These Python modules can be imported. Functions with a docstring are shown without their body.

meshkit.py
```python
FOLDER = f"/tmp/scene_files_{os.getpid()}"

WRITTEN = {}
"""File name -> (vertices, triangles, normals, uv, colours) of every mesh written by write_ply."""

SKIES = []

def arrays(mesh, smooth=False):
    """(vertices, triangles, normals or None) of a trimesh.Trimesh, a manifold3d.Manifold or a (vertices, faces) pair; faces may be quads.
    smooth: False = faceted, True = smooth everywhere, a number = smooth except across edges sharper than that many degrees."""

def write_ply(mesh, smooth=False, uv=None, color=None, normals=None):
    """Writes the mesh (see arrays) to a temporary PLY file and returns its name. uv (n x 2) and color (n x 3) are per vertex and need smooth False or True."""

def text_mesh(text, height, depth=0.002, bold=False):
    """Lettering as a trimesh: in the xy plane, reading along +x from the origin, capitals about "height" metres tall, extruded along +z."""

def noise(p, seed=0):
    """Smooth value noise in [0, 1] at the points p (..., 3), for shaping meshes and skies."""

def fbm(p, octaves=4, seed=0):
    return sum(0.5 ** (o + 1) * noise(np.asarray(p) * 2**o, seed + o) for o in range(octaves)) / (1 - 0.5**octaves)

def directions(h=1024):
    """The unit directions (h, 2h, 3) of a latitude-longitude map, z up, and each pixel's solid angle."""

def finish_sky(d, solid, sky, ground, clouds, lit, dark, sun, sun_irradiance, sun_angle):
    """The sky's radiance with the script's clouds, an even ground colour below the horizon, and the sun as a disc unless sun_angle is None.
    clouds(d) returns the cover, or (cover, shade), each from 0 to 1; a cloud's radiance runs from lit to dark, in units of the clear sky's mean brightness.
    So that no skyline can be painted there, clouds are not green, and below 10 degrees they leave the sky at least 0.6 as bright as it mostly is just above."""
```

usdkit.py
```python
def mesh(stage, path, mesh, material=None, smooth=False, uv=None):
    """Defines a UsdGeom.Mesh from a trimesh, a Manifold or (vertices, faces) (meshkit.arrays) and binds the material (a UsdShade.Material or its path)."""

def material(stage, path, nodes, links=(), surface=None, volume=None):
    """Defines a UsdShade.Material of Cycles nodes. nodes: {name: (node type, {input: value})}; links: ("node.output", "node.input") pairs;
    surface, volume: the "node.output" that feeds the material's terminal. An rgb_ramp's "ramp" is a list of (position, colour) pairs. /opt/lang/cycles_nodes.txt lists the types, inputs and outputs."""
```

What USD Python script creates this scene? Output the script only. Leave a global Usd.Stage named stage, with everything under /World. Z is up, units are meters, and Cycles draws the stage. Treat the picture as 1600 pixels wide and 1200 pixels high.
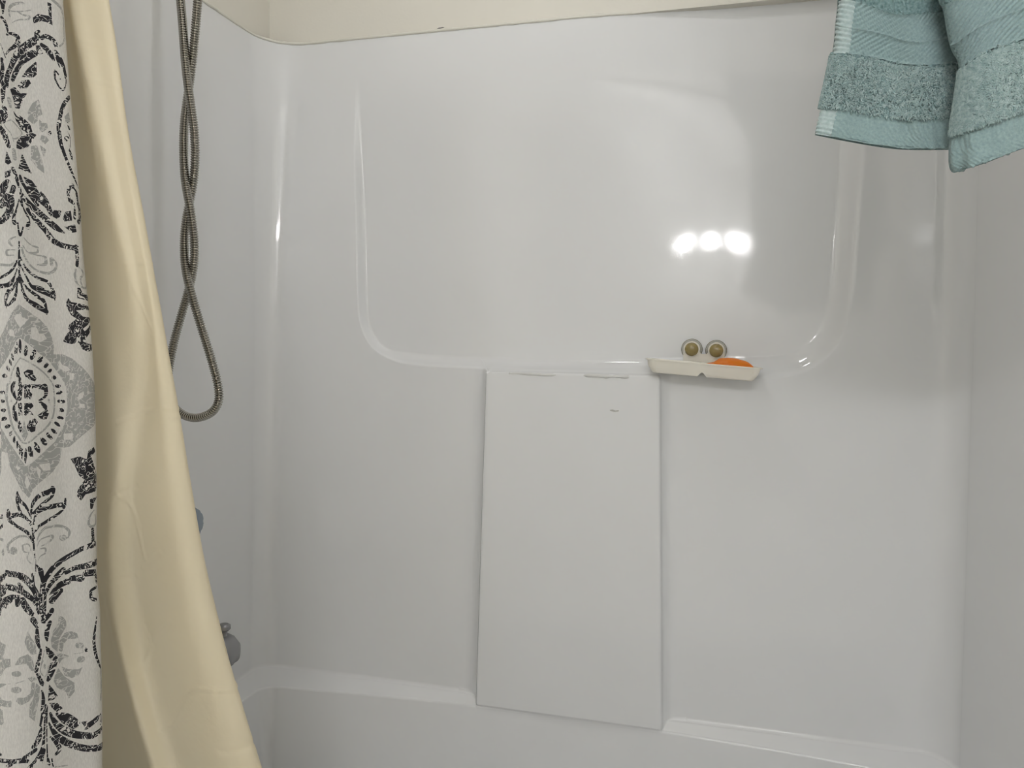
import math, random
import numpy as np, trimesh, manifold3d, shapely, usdkit, meshkit
from shapely.geometry import Polygon, LineString, Point
from shapely.ops import unary_union
from scipy.interpolate import CubicSpline, PchipInterpolator
from pxr import Usd, UsdGeom, UsdLux, Gf, Sdf, Vt, UsdShade

random.seed(4); RNG = np.random.default_rng(4)
stage = Usd.Stage.CreateInMemory()
UsdGeom.SetStageUpAxis(stage, 'Z'); UsdGeom.SetStageMetersPerUnit(stage, 1.0)
world = UsdGeom.Xform.Define(stage, '/World'); stage.SetDefaultPrim(world.GetPrim())
UsdGeom.Scope.Define(stage, '/World/Looks')

# ------------------------------------------------------------------ camera, light level
EXPOSURE = -0.50
BULB = 150.0
DOWNLIGHT = 78.0
YAW, PITCH, ROLL, CAM_Z = math.radians(14.5578), math.radians(-2.9185), math.radians(.7443), 1.17537
cam = UsdGeom.Camera.Define(stage, '/World/camera')
fwd = np.array([-math.sin(YAW)*math.cos(PITCH), math.cos(YAW)*math.cos(PITCH), math.sin(PITCH)])
r0 = np.cross(fwd, [0, 0, 1]); r0 /= np.linalg.norm(r0); u0 = np.cross(r0, fwd)
rt = math.cos(ROLL)*r0 + math.sin(ROLL)*u0; up = -math.sin(ROLL)*r0 + math.cos(ROLL)*u0
mat = Gf.Matrix4d(*rt, 0, *up, 0, *(-fwd), 0, 0, 0, CAM_Z, 1)
cam.AddTransformOp().Set(mat)
cam.CreateHorizontalApertureAttr(36.0); cam.CreateVerticalApertureAttr(27.0); cam.CreateFocalLengthAttr(36.0*1180/1600)
cam.CreateClippingRangeAttr(Gf.Vec2f(.05, 50)); cam.CreateExposureAttr(EXPOSURE)

# ------------------------------------------------------------------ helpers
names = {}
def numbered(parent, name):
    k = (parent, name); n = names.get(k, 0); names[k] = n+1
    return f'{parent}/{name}' + (f'_{n:03d}' if n else '')
def tag(p, label=None, cat=None, group=None, kind=None):
    p = p.GetPrim() if hasattr(p, 'GetPrim') else p
    for k, v in (('label', label), ('category', cat), ('group', group), ('kind', kind)):
        if v: p.SetCustomDataByKey(k, v)
    return p
def thing(name, label, cat, loc=(0, 0, 0), kind=None):
    x = UsdGeom.Xform.Define(stage, numbered('/World', name)); x.AddTranslateOp().Set(Gf.Vec3d(*loc))
    tag(x, label, cat, kind=kind); x.GetPrim().SetCustomDataByKey('_loc', Gf.Vec3d(*loc))
    return x
def obj(name, mesh, m, parent=None, smooth=30, attrs=None, double=True):
    path = numbered(str(parent.GetPath()) if parent is not None else '/World', name)
    v, f, n = meshkit.arrays(mesh, smooth)
    off = np.zeros(3); q = parent.GetPrim() if parent is not None else None
    while q is not None and str(q.GetPath()) != '/World':
        l = q.GetCustomDataByKey('_loc')
        if l is not None: off += np.array(l)
        q = q.GetParent()
    if q is not None: v = v - off
    g = UsdGeom.Mesh.Define(stage, path)
    g.CreatePointsAttr(Vt.Vec3fArray.FromNumpy(v.astype(np.float32)))
    g.CreateFaceVertexCountsAttr(Vt.IntArray.FromNumpy(np.full(len(f), 3, np.int32)))
    g.CreateFaceVertexIndicesAttr(Vt.IntArray.FromNumpy(f.astype(np.int32).ravel()))
    g.CreateSubdivisionSchemeAttr('none'); g.CreateDoubleSidedAttr(double)
    if n is not None:
        g.CreateNormalsAttr(Vt.Vec3fArray.FromNumpy(n.astype(np.float32))); g.SetNormalsInterpolation('vertex')
    for k, a in (attrs or {}).items():
        UsdGeom.PrimvarsAPI(g).CreatePrimvar(k, Sdf.ValueTypeNames.FloatArray, 'vertex').Set(Vt.FloatArray.FromNumpy(np.asarray(a, np.float32)))
    UsdShade.MaterialBindingAPI.Apply(g.GetPrim()).Bind(m)
    return g
def grid_faces(nr, nc, flip=False):
    i, j = np.meshgrid(np.arange(nr-1), np.arange(nc-1), indexing='ij')
    a = i*nc+j; q = np.stack([a, a+1, a+nc+1, a+nc], -1).reshape(-1, 4)
    return q[:, ::-1] if flip else q
def box(x0, x1, y0, y1, z0, z1):
    m = trimesh.creation.box([x1-x0, y1-y0, z1-z0]); m.apply_translation([(x0+x1)/2, (y0+y1)/2, (z0+z1)/2]); return m
def cat(*ms): return trimesh.util.concatenate(list(ms))
def lathe(profile, axis='z', at=(0, 0, 0), n=40):
    """profile: (radius, height) from bottom to top, revolved about the axis through at."""
    m = trimesh.creation.revolve(np.array(profile, float), sections=n)
    R = {'z': np.eye(3), 'x': np.array([[0, 0, 1], [0, 1, 0], [-1, 0, 0]], float), '-y': np.array([[1, 0, 0], [0, 0, -1], [0, 1, 0]], float), 'y': np.array([[1, 0, 0], [0, 0, 1], [0, -1, 0]], float)}[axis]
    v = np.array(m.vertices) @ R.T + np.array(at)
    t = trimesh.Trimesh(v, m.faces, process=False); t.fix_normals(); return t
def sweep(path, radius, sides=14):
    p = np.asarray(path, float); r = np.broadcast_to(radius, (len(p),))
    t = np.gradient(p, axis=0); t /= np.linalg.norm(t, axis=1, keepdims=True)
    a = np.zeros_like(p); a0 = np.cross(t[0], [0.3, 1, .1]); a[0] = a0/np.linalg.norm(a0)
    for i in range(1, len(p)):
        b = a[i-1]-t[i]*np.dot(a[i-1], t[i]); a[i] = b/np.linalg.norm(b)
    b = np.cross(t, a); q = np.arange(sides)*2*np.pi/sides
    v = p[:, None]+r[:, None, None]*(np.cos(q)[None, :, None]*a[:, None]+np.sin(q)[None, :, None]*b[:, None])
    n = len(p); i, j = np.meshgrid(np.arange(n-1), np.arange(sides), indexing='ij')
    f = np.stack([i*sides+j, i*sides+(j+1) % sides, (i+1)*sides+(j+1) % sides, (i+1)*sides+j], -1).reshape(-1, 4)
    f = np.vstack([f[:, [0, 1, 2]], f[:, [0, 2, 3]]]); v = v.reshape(-1, 3)
    v = np.vstack([v, p[0], p[-1]]); k = len(v)
    c0 = [[k-2, (j+1) % sides, j] for j in range(sides)]; c1 = [[k-1, (n-1)*sides+j, (n-1)*sides+(j+1) % sides] for j in range(sides)]
    return v, np.vstack([f, c0, c1])
def rbox(sx, sy, sz, r, at=(0, 0, 0), seg=10):
    s = manifold3d.Manifold.sphere(r, seg*2)
    ms = [s.translate((x, y, z)) for x in (-sx/2+r, sx/2-r) for y in (-sy/2+r, sy/2-r) for z in (-sz/2+r, sz/2-r)]
    return manifold3d.Manifold.batch_hull(ms).translate(tuple(at))

# ------------------------------------------------------------------ materials
def mat_(name, nodes, links, surface='p.BSDF'):
    return usdkit.material(stage, '/World/Looks/'+name, nodes, links, surface=surface)
def plain(name, color, rough=.5, **kw):
    return mat_(name, {'p': ('principled_bsdf', dict(base_color=color, roughness=rough, **kw))}, [])
M = {}
# glossy gelcoat: orange-peel relief in the bump
M['gelcoat'] = mat_('gelcoat', {
    'geo': ('geometry', {}),
    'n': ('noise_texture', dict(scale=420.0, detail=1.0)),
    'n2': ('noise_texture', dict(scale=9.0, detail=1.0)),
    'm1': ('math', dict(math_type='multiply_add', value2=8.0, value3=0.0)),
    'add': ('math', dict(math_type='add')),
    'b': ('bump', dict(strength=1.0, distance=.000036)),
    'n3': ('noise_texture', dict(scale=3.0, detail=3.0)),
    'r': ('map_range', dict(from_min=.3, from_max=.7, to_min=.040, to_max=.062)),
    'p': ('principled_bsdf', dict(base_color=(.84, .845, .85), specular_ior_level=.5))},
    [('geo.position', 'n.vector'), ('geo.position', 'n2.vector'), ('geo.position', 'n3.vector'), ('n2.fac', 'm1.value1'), ('n.fac', 'add.value1'), ('m1.value', 'add.value2'),
     ('add.value', 'b.height'), ('b.normal', 'p.normal'), ('n3.fac', 'r.value'), ('r.result', 'p.roughness')])
def paint(name, col):
    return mat_(name, {'geo': ('geometry', {}), 'n': ('noise_texture', dict(scale=160.0, detail=2.0)), 'b': ('bump', dict(strength=.4, distance=.0006)),
        'p': ('principled_bsdf', dict(base_color=col, roughness=.55))}, [('geo.position', 'n.vector'), ('n.fac', 'b.height'), ('b.normal', 'p.normal')])
M['wall_paint'] = paint('wall_paint', (.81, .78, .70))
M['room_paint'] = paint('room_paint', (.90, .897, .89))
M['ceiling_paint'] = paint('ceiling_paint', (.90, .90, .89))
M['floor'] = mat_('floor_vinyl', {'geo': ('geometry', {}), 'n': ('noise_texture', dict(scale=14.0, detail=5.0)), 'r': ('rgb_ramp', dict(ramp=[(.3, (.72, .71, .69)), (.7, (.80, .79, .77))])),
        'p': ('principled_bsdf', dict(roughness=.4))}, [('geo.position', 'n.vector'), ('n.fac', 'r.fac'), ('r.color', 'p.base_color')])
M['caulk'] = plain('caulk', (.80, .78, .70), .4)
M['sealant'] = plain('clear_sealant', (.74, .74, .72), .18)
M['grime'] = plain('grime', (.28, .27, .25), .6)
M['scuff'] = plain('scuff', (.50, .49, .47), .5)
M['steel'] = mat_('hose_steel', {'geo': ('geometry', {}), 'n': ('noise_texture', dict(scale=60.0, detail=2.0)), 'r': ('map_range', dict(to_min=.08, to_max=.14)),
        'p': ('principled_bsdf', dict(base_color=(.36, .345, .31), metallic=1.0))}, [('geo.position', 'n.vector'), ('n.fac', 'r.value'), ('r.result', 'p.roughness')])
M['chrome'] = plain('chrome', (.75, .75, .74), .12, metallic=1.0)
M['nickel'] = plain('satin_nickel', (.30, .30, .31), .32, metallic=.6)
M['blue_grey'] = plain('blue_grey_plastic', (.26, .31, .37), .35)
M['liner'] = mat_('liner_vinyl', {'geo': ('geometry', {}), 'n': ('noise_texture', dict(scale=26.0, detail=4.0, roughness=.6)), 'b': ('bump', dict(strength=.35, distance=.004)),
        'p': ('principled_bsdf', dict(base_color=(.95, .865, .665), roughness=.5, specular_ior_level=.35)), 't': ('translucent_bsdf', dict(color=(.90, .80, .58))), 'x': ('mix_closure', dict(fac=.32))},
        [('geo.position', 'n.vector'), ('n.fac', 'b.height'), ('b.normal', 'p.normal'), ('p.BSDF', 'x.closure1'), ('t.BSDF', 'x.closure2')], 'x.closure')
# printed curtain: the edges of the print come as distances with the cloth; the sketchy pen strokes are noise
def hatch(tagname, ang, sx, sy):
    return {f'mp{tagname}': ('mapping', dict(rotation=(0, ang, 0), scale=(sx, 60.0, sy))), f'hn{tagname}': ('noise_texture', dict(scale=1.0, detail=1.0, roughness=.4, distortion=.15))}
nodes = {'geo': ('geometry', {}), 'ad': ('attribute', dict(attribute='dark_print')), 'ag': ('attribute', dict(attribute='grey_print')),
    'md': ('map_range', dict(range_type='smoothstep', from_min=-.00025, from_max=.00035, to_min=0.0, to_max=1.0, clamp=True)),
    'mg': ('map_range', dict(range_type='smoothstep', from_min=-.00025, from_max=.00035, to_min=0.0, to_max=1.0, clamp=True)),
    'sel': ('noise_texture', dict(scale=38.0, detail=1.0)), 'sels': ('map_range', dict(range_type='smoothstep', from_min=.44, from_max=.56, clamp=True)),
    'hm': ('mix_float', {}), 'sb': ('math', dict(math_type='subtract', value2=.5)), 'ab': ('math', dict(math_type='absolute')), 'tk': ('map_range', dict(range_type='smoothstep', from_min=.007, from_max=.026, clamp=True)), 'mn': ('math', dict(math_type='minimum')), 'th': ('map_range', dict(range_type='smoothstep', from_min=.33, from_max=.37, to_min=0.0, to_max=1.0, clamp=True)),
    'thg': ('map_range', dict(range_type='smoothstep', from_min=.38, from_max=.55, to_min=.30, to_max=1.0, clamp=True)),
    'tkg': ('map_range', dict(range_type='smoothstep', from_min=.008, from_max=.045, to_min=.25, to_max=1.0, clamp=True)), 'dk': ('math', dict(math_type='multiply')), 'gk': ('math', dict(math_type='multiply')),
    'wv': ('noise_texture', dict(scale=900.0, detail=1.0)), 'wm': ('mapping', dict(scale=(1.0, 1.0, .25))), 'wr': ('rgb_ramp', dict(ramp=[(.3, (.66, .645, .615)), (.7, (.77, .755, .72))])),
    'c1': ('mix', dict(color2=(.38, .38, .365))), 'c2': ('mix', dict(color2=(.025, .025, .03))),
    'b': ('bump', dict(strength=.3, distance=.0004)), 'p': ('principled_bsdf', dict(roughness=.75, specular_ior_level=.25)), 't': ('translucent_bsdf', {}), 'x': ('mix_closure', dict(fac=.12))}
nodes.update(hatch('a', .55, 780.0, 150.0)); nodes.update(hatch('b', -.75, 780.0, 150.0))
M['curtain'] = mat_('curtain_print', nodes, [('geo.position', 'mpa.vector'), ('geo.position', 'mpb.vector'), ('mpa.vector', 'hna.vector'), ('mpb.vector', 'hnb.vector'), ('geo.position', 'sel.vector'), ('sel.fac', 'sels.value'),
    ('sels.result', 'hm.fac'), ('hna.fac', 'hm.a'), ('hnb.fac', 'hm.b'), ('hm.result', 'th.value'), ('hm.result', 'sb.value1'), ('sb.value', 'ab.value1'), ('ab.value', 'tk.value'), ('tk.result', 'mn.value1'), ('th.result', 'mn.value2'), ('hm.result', 'thg.value'), ('ad.fac', 'md.value'), ('ag.fac', 'mg.value'),
    ('md.result', 'dk.value1'), ('mn.value', 'dk.value2'), ('mg.result', 'gk.value1'), ('tkg.result', 'gk.value2'), ('ab.value', 'tkg.value'), ('geo.position', 'wm.vector'), ('wm.vector', 'wv.vector'), ('wv.fac', 'wr.fac'),
    ('wr.color', 'c1.color1'), ('gk.value', 'c1.fac'), ('c1.color', 'c2.color1'), ('dk.value', 'c2.fac'), ('c2.color', 'p.base_color'), ('c2.color', 't.color'), ('wv.fac', 'b.height'), ('b.normal', 'p.normal'),
    ('p.BSDF', 'x.closure1'), ('t.BSDF', 'x.closure2')], 'x.closure')
def cloth(name, a, b, scale, **kw):
    return mat_(name, {'geo': ('geometry', {}), 'n': ('noise_texture', dict(scale=scale, detail=3.0)), 'r': ('rgb_ramp', dict(ramp=[(.3, a), (.7, b)])),
        'p': ('principled_bsdf', dict(roughness=.9, specular_ior_level=.15, sheen_weight=.3, **kw))}, [('geo.position', 'n.vector'), ('n.fac', 'r.fac'), ('r.color', 'p.base_color')])
M['pile'] = cloth('towel_pile', (.105, .185, .192), (.225, .325, .328), 420.0)
M['loop'] = cloth('towel_loop', (.21, .315, .318), (.42, .53, .528), 300.0)
M['dobby'] = cloth('towel_dobby', (.215, .31, .318), (.29, .395, .398), 500.0)
M['selvage'] = cloth('towel_selvage', (.33, .43, .435), (.48, .57, .57), 300.0)
M['dish'] = plain('dish_plastic', (.95, .905, .79), .3, subsurface_weight=.2, subsurface_scale=.004, subsurface_radius=(1., .9, .7))
M['clear_plastic'] = mat_('clear_plastic', {'f': ('fresnel', dict(IOR=1.5)), 'ma': ('math', dict(math_type='multiply_add', value2=1.0, value3=.06)), 't': ('transparent_bsdf', dict(color=(.88, .87, .83))), 'g': ('glossy_bsdf', dict(color=(.95, .95, .93), roughness=.08)), 'x': ('mix_closure', {})},
    [('f.fac', 'ma.value1'), ('ma.value', 'x.fac'), ('t.BSDF', 'x.closure1'), ('g.BSDF', 'x.closure2')], 'x.closure')
M['cup'] = plain('olive_cup', (.30, .235, .09), .22)
M['soap'] = plain('orange_soap', (.80, .205, .006), .42, subsurface_weight=.15, subsurface_scale=.006, subsurface_radius=(1., .4, .1))
M['bulb'] = mat_('bulb_glow', {'e': ('emission', dict(color=(1.0, 1.0, 1.0), strength=BULB))}, [], 'e.emission')
M['downlight'] = mat_('downlight_glow', {'e': ('emission', dict(color=(1.0, .99, .98), strength=DOWNLIGHT))}, [], 'e.emission')
M['white_metal'] = plain('white_metal', (.8, .8, .78), .35)

# ------------------------------------------------------------------ room shell
XL, XR, YB, YF, ZC = -1.0, .455, 1.567, -1.15, 2.42
DRAFT = math.tan(math.radians(2.0)); TOP = 1.857
def wall_y(z): return 1.56 + DRAFT*(np.asarray(z)-1.1)
def struct(name, mesh, m): return tag(obj(name, mesh, m, smooth=False), kind='structure')
struct('floor', box(-1.2, 1.2, -1.3, 1.75, -.1, 0), M['floor'])
struct('ceiling', box(-1.2, 1.2, -1.3, 1.75, ZC, ZC+.1), M['ceiling_paint'])
struct('wall_back', box(-1.2, .62, 1.5888, 1.75, 1.856, ZC), M['wall_paint'])
struct('wall_left', box(-1.2, XL-.004, -1.3, 1.75, 0, ZC), M['wall_paint'])
struct('wall_right', cat(box(XR+.086, .62, .70, 1.75, 0, ZC), box(.62, 1.2, .70, .82, 0, ZC), box(1.05, 1.2, -1.3, .70, 0, ZC)), M['wall_paint'])
struct('wall_front', box(XL-.004, 1.05, -1.3, YF, 0, ZC), M['room_paint'])

# vanity light on the wall behind the camera: the only lamp of the room
vl = thing('vanity_light', 'five globe bath light on the wall opposite the tub', 'light', (.145, YF, 1.93))
obj('backplate', rbox(.80, .03, .11, .012, (.145, YF+.017, 1.93)), M['white_metal'], vl)
for bx in (-.165, -.01, .145, .30, .455):
    so_ = obj('socket', lathe([(.0, 0), (.028, 0), (.028, .012), (.02, .03), (.0, .03)], 'y', (bx, YF+.03, 1.93), 24), M['chrome'], vl)
    s_ = trimesh.creation.icosphere(3, .038); s_.apply_translation([bx, YF+.098, 1.93]); obj('bulb', s_, M['bulb'], so_, smooth=True)

# small recessed downlight over the tub, above the picture
DL = (-.36, 1.12)
dn = thing('recessed_light', 'round recessed ceiling light over the tub', 'light', (DL[0], DL[1], ZC))
obj('trim', lathe([(.058, -.004), (.085, -.004), (.088, -.001), (.088, .0), (.058, .0), (.058, -.004)], 'z', (DL[0], DL[1], ZC-.0005), 40), M['white_metal'], dn)
obj('lens', lathe([(0, -.003), (.057, -.003), (.057, 0), (0, 0)], 'z', (DL[0], DL[1], ZC-.0005), 40), M['downlight'], dn)

# ------------------------------------------------------------------ one-piece tub and surround
sur = thing('tub_surround', 'glossy white moulded tub and shower surround with recessed back panel', 'bathtub', ((XL+XR)/2, 1.2, 0))
def dense(lo, hi, base, zones):
    x = [lo]
    while x[-1] < hi:
        h = base
        for a, b, d in zones:
            if a-1e-9 <= x[-1] < b: h = min(h, d)
            elif x[-1] < a < x[-1]+h: h = a-x[-1]
        x.append(x[-1]+h)
    x[-1] = hi
    return np.array(x)
XA, XB = -.90, .395
RLT, RLB, RR = .095, .045, .058
bx_ = dense(XA, XB, .005, [(-.795, -.735, .0007), (-.52, -.44, .0009), (-.11, -.02, .0009), (.215, .295, .0010), (-.735, .215, .0035)])
YS = .812; FLL, FLR = 0.0, .11
def outline(z):
    """plan points and inward normals of the wall at height z."""
    t = np.clip((z-.42)/(TOP-.42), 0, 1); rl = RLB+(RLT-RLB)*t**4; yb = float(wall_y(z))
    P, N = [], []
    for y in np.linspace(YS, yb-rl, 60)[:-1]: P.append((XL-FLL*(yb-rl-y), y)); N.append((1, 0))
    for a in np.linspace(0, np.pi/2, 40)[:-1]:
        P.append((XL+rl-rl*math.cos(a), yb-rl+rl*math.sin(a))); N.append((math.cos(a), -math.sin(a)))
    for x in np.linspace(XL+rl, XA, 8)[:-1]: P.append((x, yb)); N.append((0, -1))
    for x in bx_[:-1]: P.append((x, yb)); N.append((0, -1))
    for a in np.linspace(0, np.pi/2, 40)[:-1]:
        P.append((XR-RR+RR*math.sin(a), yb-RR+RR*math.cos(a))); N.append((-math.sin(a), -math.cos(a)))
    for y in np.linspace(yb-RR, YS, 60): P.append((XR+FLR*(yb-RR-y), y)); N.append((-1, 0))
    return np.array(P), np.array(N)
nx0 = 59+39+7; nxb = len(bx_)-1
# rows: wall, fillet, ledge, lip, inner tub wall
zr = dense(.428, TOP, .006, [(1.095, 1.175, .0007), (1.175, 1.26, .0015), (1.255, 1.80, .005)])[::-1]
rows = [(z, 0.0, 0) for z in zr]
for a in np.linspace(0, np.pi/2, 8)[1:]: rows.append((.428-.008*math.sin(a), .008*(1-math.cos(a)), 0))
for t in np.linspace(0, 1, 22)[1:-1]: rows.append((.420-.015*t, t, 1))
for a in np.linspace(0, np.pi/2, 8): rows.append((.405-.006*(1-math.cos(a)), .004*math.sin(a), 2))
for t in np.linspace(0, 1, 50)[1:]: rows.append((.399-.299*t, .03*t, 3))
NP = 59+39+7+nxb+39+60
# ledge depth along the outline
P0, N0 = outline(.42); yb42 = float(wall_y(.42)); ri = .035
x_in = np.interp(P0[:, 0], [XL+RLB, -.84, .32, XR-RR], [XL+.05+ri, -.84, .32, XR-.04-ri]); y_in = yb42-(.022+.095*(x_in+.25)**2)
PIN = np.stack([x_in, y_in], 1); yl, yr = y_in[nx0-7], y_in[nx0+nxb]
PIN[:59] = np.stack([np.full(59, XL+.05), np.linspace(YS, yl-ri, 60)[:-1]], 1)
a_ = np.linspace(0, np.pi/2, 40)[:-1]; PIN[59:98] = np.stack([XL+.05+ri-ri*np.cos(a_), yl-ri+ri*np.sin(a_)], 1)
k_ = nx0+nxb; PIN[k_:k_+39] = np.stack([XR-.04-ri+ri*np.sin(a_), yr-ri+ri*np.cos(a_)], 1)
PIN[k_+39:] = np.stack([np.full(60, XR-.04), np.linspace(yr-ri, YS, 60)], 1)
# recess outline in the back wall (x, z)
OUT = [(-.785, 1.95), (-.785, 1.66), (-.7735, 1.372), (-.7655, 1.235), (-.758, 1.208), (-.737, 1.172), (-.70, 1.146), (-.655, 1.131), (-.60, 1.1255), (-.46, 1.1225), (-.2, 1.1195), (0, 1.117), (.114, 1.1155), (.165, 1.123), (.2, 1.140), (.226, 1.163), (.246, 1.193), (.258, 1.228), (.2705, 1.318), (.2745, 1.415), (.281, 1.56), (.288, 1.95)]
oc = np.array(OUT); ol = np.r_[0, np.cumsum(np.linalg.norm(np.diff(oc, axis=0), axis=1))]
of = PchipInterpolator(ol, oc)(np.linspace(0, ol[-1], 400))
recess = Polygon(of)
rl_line = LineString(of)
def smooth01(t): t = np.clip(t, 0, 1); return t*t*(3-2*t)
def recess_depth(x, z):
    pts = shapely.points(x.ravel(), z.ravel()); shapely.prepare(recess); shapely.prepare(rl_line)
    ins = shapely.contains(recess, pts); d = np.where(ins, shapely.distance(pts, rl_line), 0).reshape(x.shape)
    bw = .0105+.0235*smooth01((x+.55)/.75) + .010*smooth01((1.20-z)/.05)*smooth01((-.35-x)/.1)*smooth01((x+.72)/.08)
    u = d/bw; e = .42
    ramp = np.where(u < e, u*u/(2*e), np.where(u < 1-e, u-e/2, np.where(u < 1+e, (1-e/2)-(1+e-u)**2/(4*e), 1-e/2)))/(1-e/2)
    ramp = np.clip(ramp/ (1.0), 0, 1)
    fade = 1-smooth01((z-1.45)/.34)*smooth01((.1-x)/.4)
    return .023*ramp*fade
PT = [(-.5, .046), (-.007, .046), (-.003, .0455), (-.001, .0440), (.0005, .0405), (.002, .033), (.004, .0255), (.0075, .019), (.012, .0125), (.018, .0068), (.026, .0028), (.036, .0007), (.05, 0), (2, 0)]
pf0 = PchipInterpolator(*np.array(PT).T); pf = lambda t: pf0(t)*.62
def panel(x, z):
    zc = np.clip((z-.42)/.7, 0, 1); xl = -.462+.007*zc; xr = -.073-.021*zc; r = .007
    cx, cz = (xl+xr)/2, 0.0; qx = np.abs(x-cx)-(xr-xl)/2+r; qz = (z-1.1190)+r
    t = np.minimum(np.maximum(qx, qz), 0)+np.hypot(np.maximum(qx, 0), np.maximum(qz, 0))-r
    # the top shelf blends quickly into the lip of the recess above it
    return pf(np.where(qz > np.maximum(qx, 0), t*1.25, t))
allz = np.array([r[0] for r in rows])
NN = np.zeros((len(rows), NP, 2)); XY = np.zeros((len(rows), NP, 2)); dr_ = PIN-(P0+N0*.008); dr_u = dr_/np.linalg.norm(dr_, axis=1, keepdims=True)
for i, (z, d, kind) in enumerate(rows):
    P_, NN[i] = outline(max(z, .42))
    a_, b_ = P0+N0*.008, PIN-dr_u*.004
    XY[i] = P_+NN[i]*d if kind == 0 else a_+(b_-a_)*d if kind == 1 else b_+dr_u*d if kind == 2 else PIN+NN[i]*d
Z = np.repeat(allz[:, None], NP, 1)
bs = slice(nx0, nx0+nxb)
Xb, Zb = XY[:, bs, 0], Z[:, bs]
pd = panel(Xb, Zb); low = np.clip((Zb-.36)/.05, 0, 1); pd = np.where(Zb < .42, pd*low, pd)
flat = wall_y(np.maximum(Zb, .42)); base = flat-XY[:, bs, 1]; k = .006
h = np.clip(.5+.5*(pd-base)/k, 0, 1); sm = base*(1-h)+pd*h+k*h*(1-h)
sm = np.where(pd < 1e-5, base, np.where(base < 1e-6, pd, sm))
sm -= np.where(Zb > 1.09, recess_depth(Xb, Zb), 0)
XY[:, bs, 1] = flat-sm
# hand-laid moulding is never quite flat
W3 = np.stack([XY[..., 0]*5, XY[..., 1]*5, Z*5], -1); wob = (meshkit.noise(W3, 3)-.5)*.0011+(meshkit.noise(W3*2.7, 5)-.5)*.00035
V = np.concatenate([XY+NN*wob[..., None], Z[..., None]], -1).reshape(-1, 3)
obj('wall_panel', (V, grid_faces(len(rows), NP)), M['gelcoat'], sur, smooth=True)
# tub floor and the apron on the room side
last = V.reshape(len(rows), NP, 3)[-1]
fl = Polygon(np.vstack([last[:, :2], [[XR-.1, .92], [XL+.1, .92]]])).convex_hull
fm = trimesh.creation.extrude_polygon(fl, .012, engine='earcut'); fm.apply_translation([0, 0, .088]); obj('tub_floor', fm, M['gelcoat'], sur)
prof = [(.815, 0), (.815, .38), (.818, .405), (.828, .418), (.842, .42), (.885, .42), (.90, .417), (.908, .405), (.92, .35), (.97, .10), (.97, .088), (.90, .088), (.86, .0)]
ap = trimesh.creation.extrude_polygon(Polygon(prof), XR-XL-.002, engine='earcut')
v = np.array(ap.vertices); ap = trimesh.Trimesh(np.stack([v[:, 2]+XL+.001, v[:, 0], v[:, 1]], 1), ap.faces, process=False); ap.fix_normals()
obj('tub_apron', ap, M['gelcoat'], sur, smooth=25)
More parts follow.
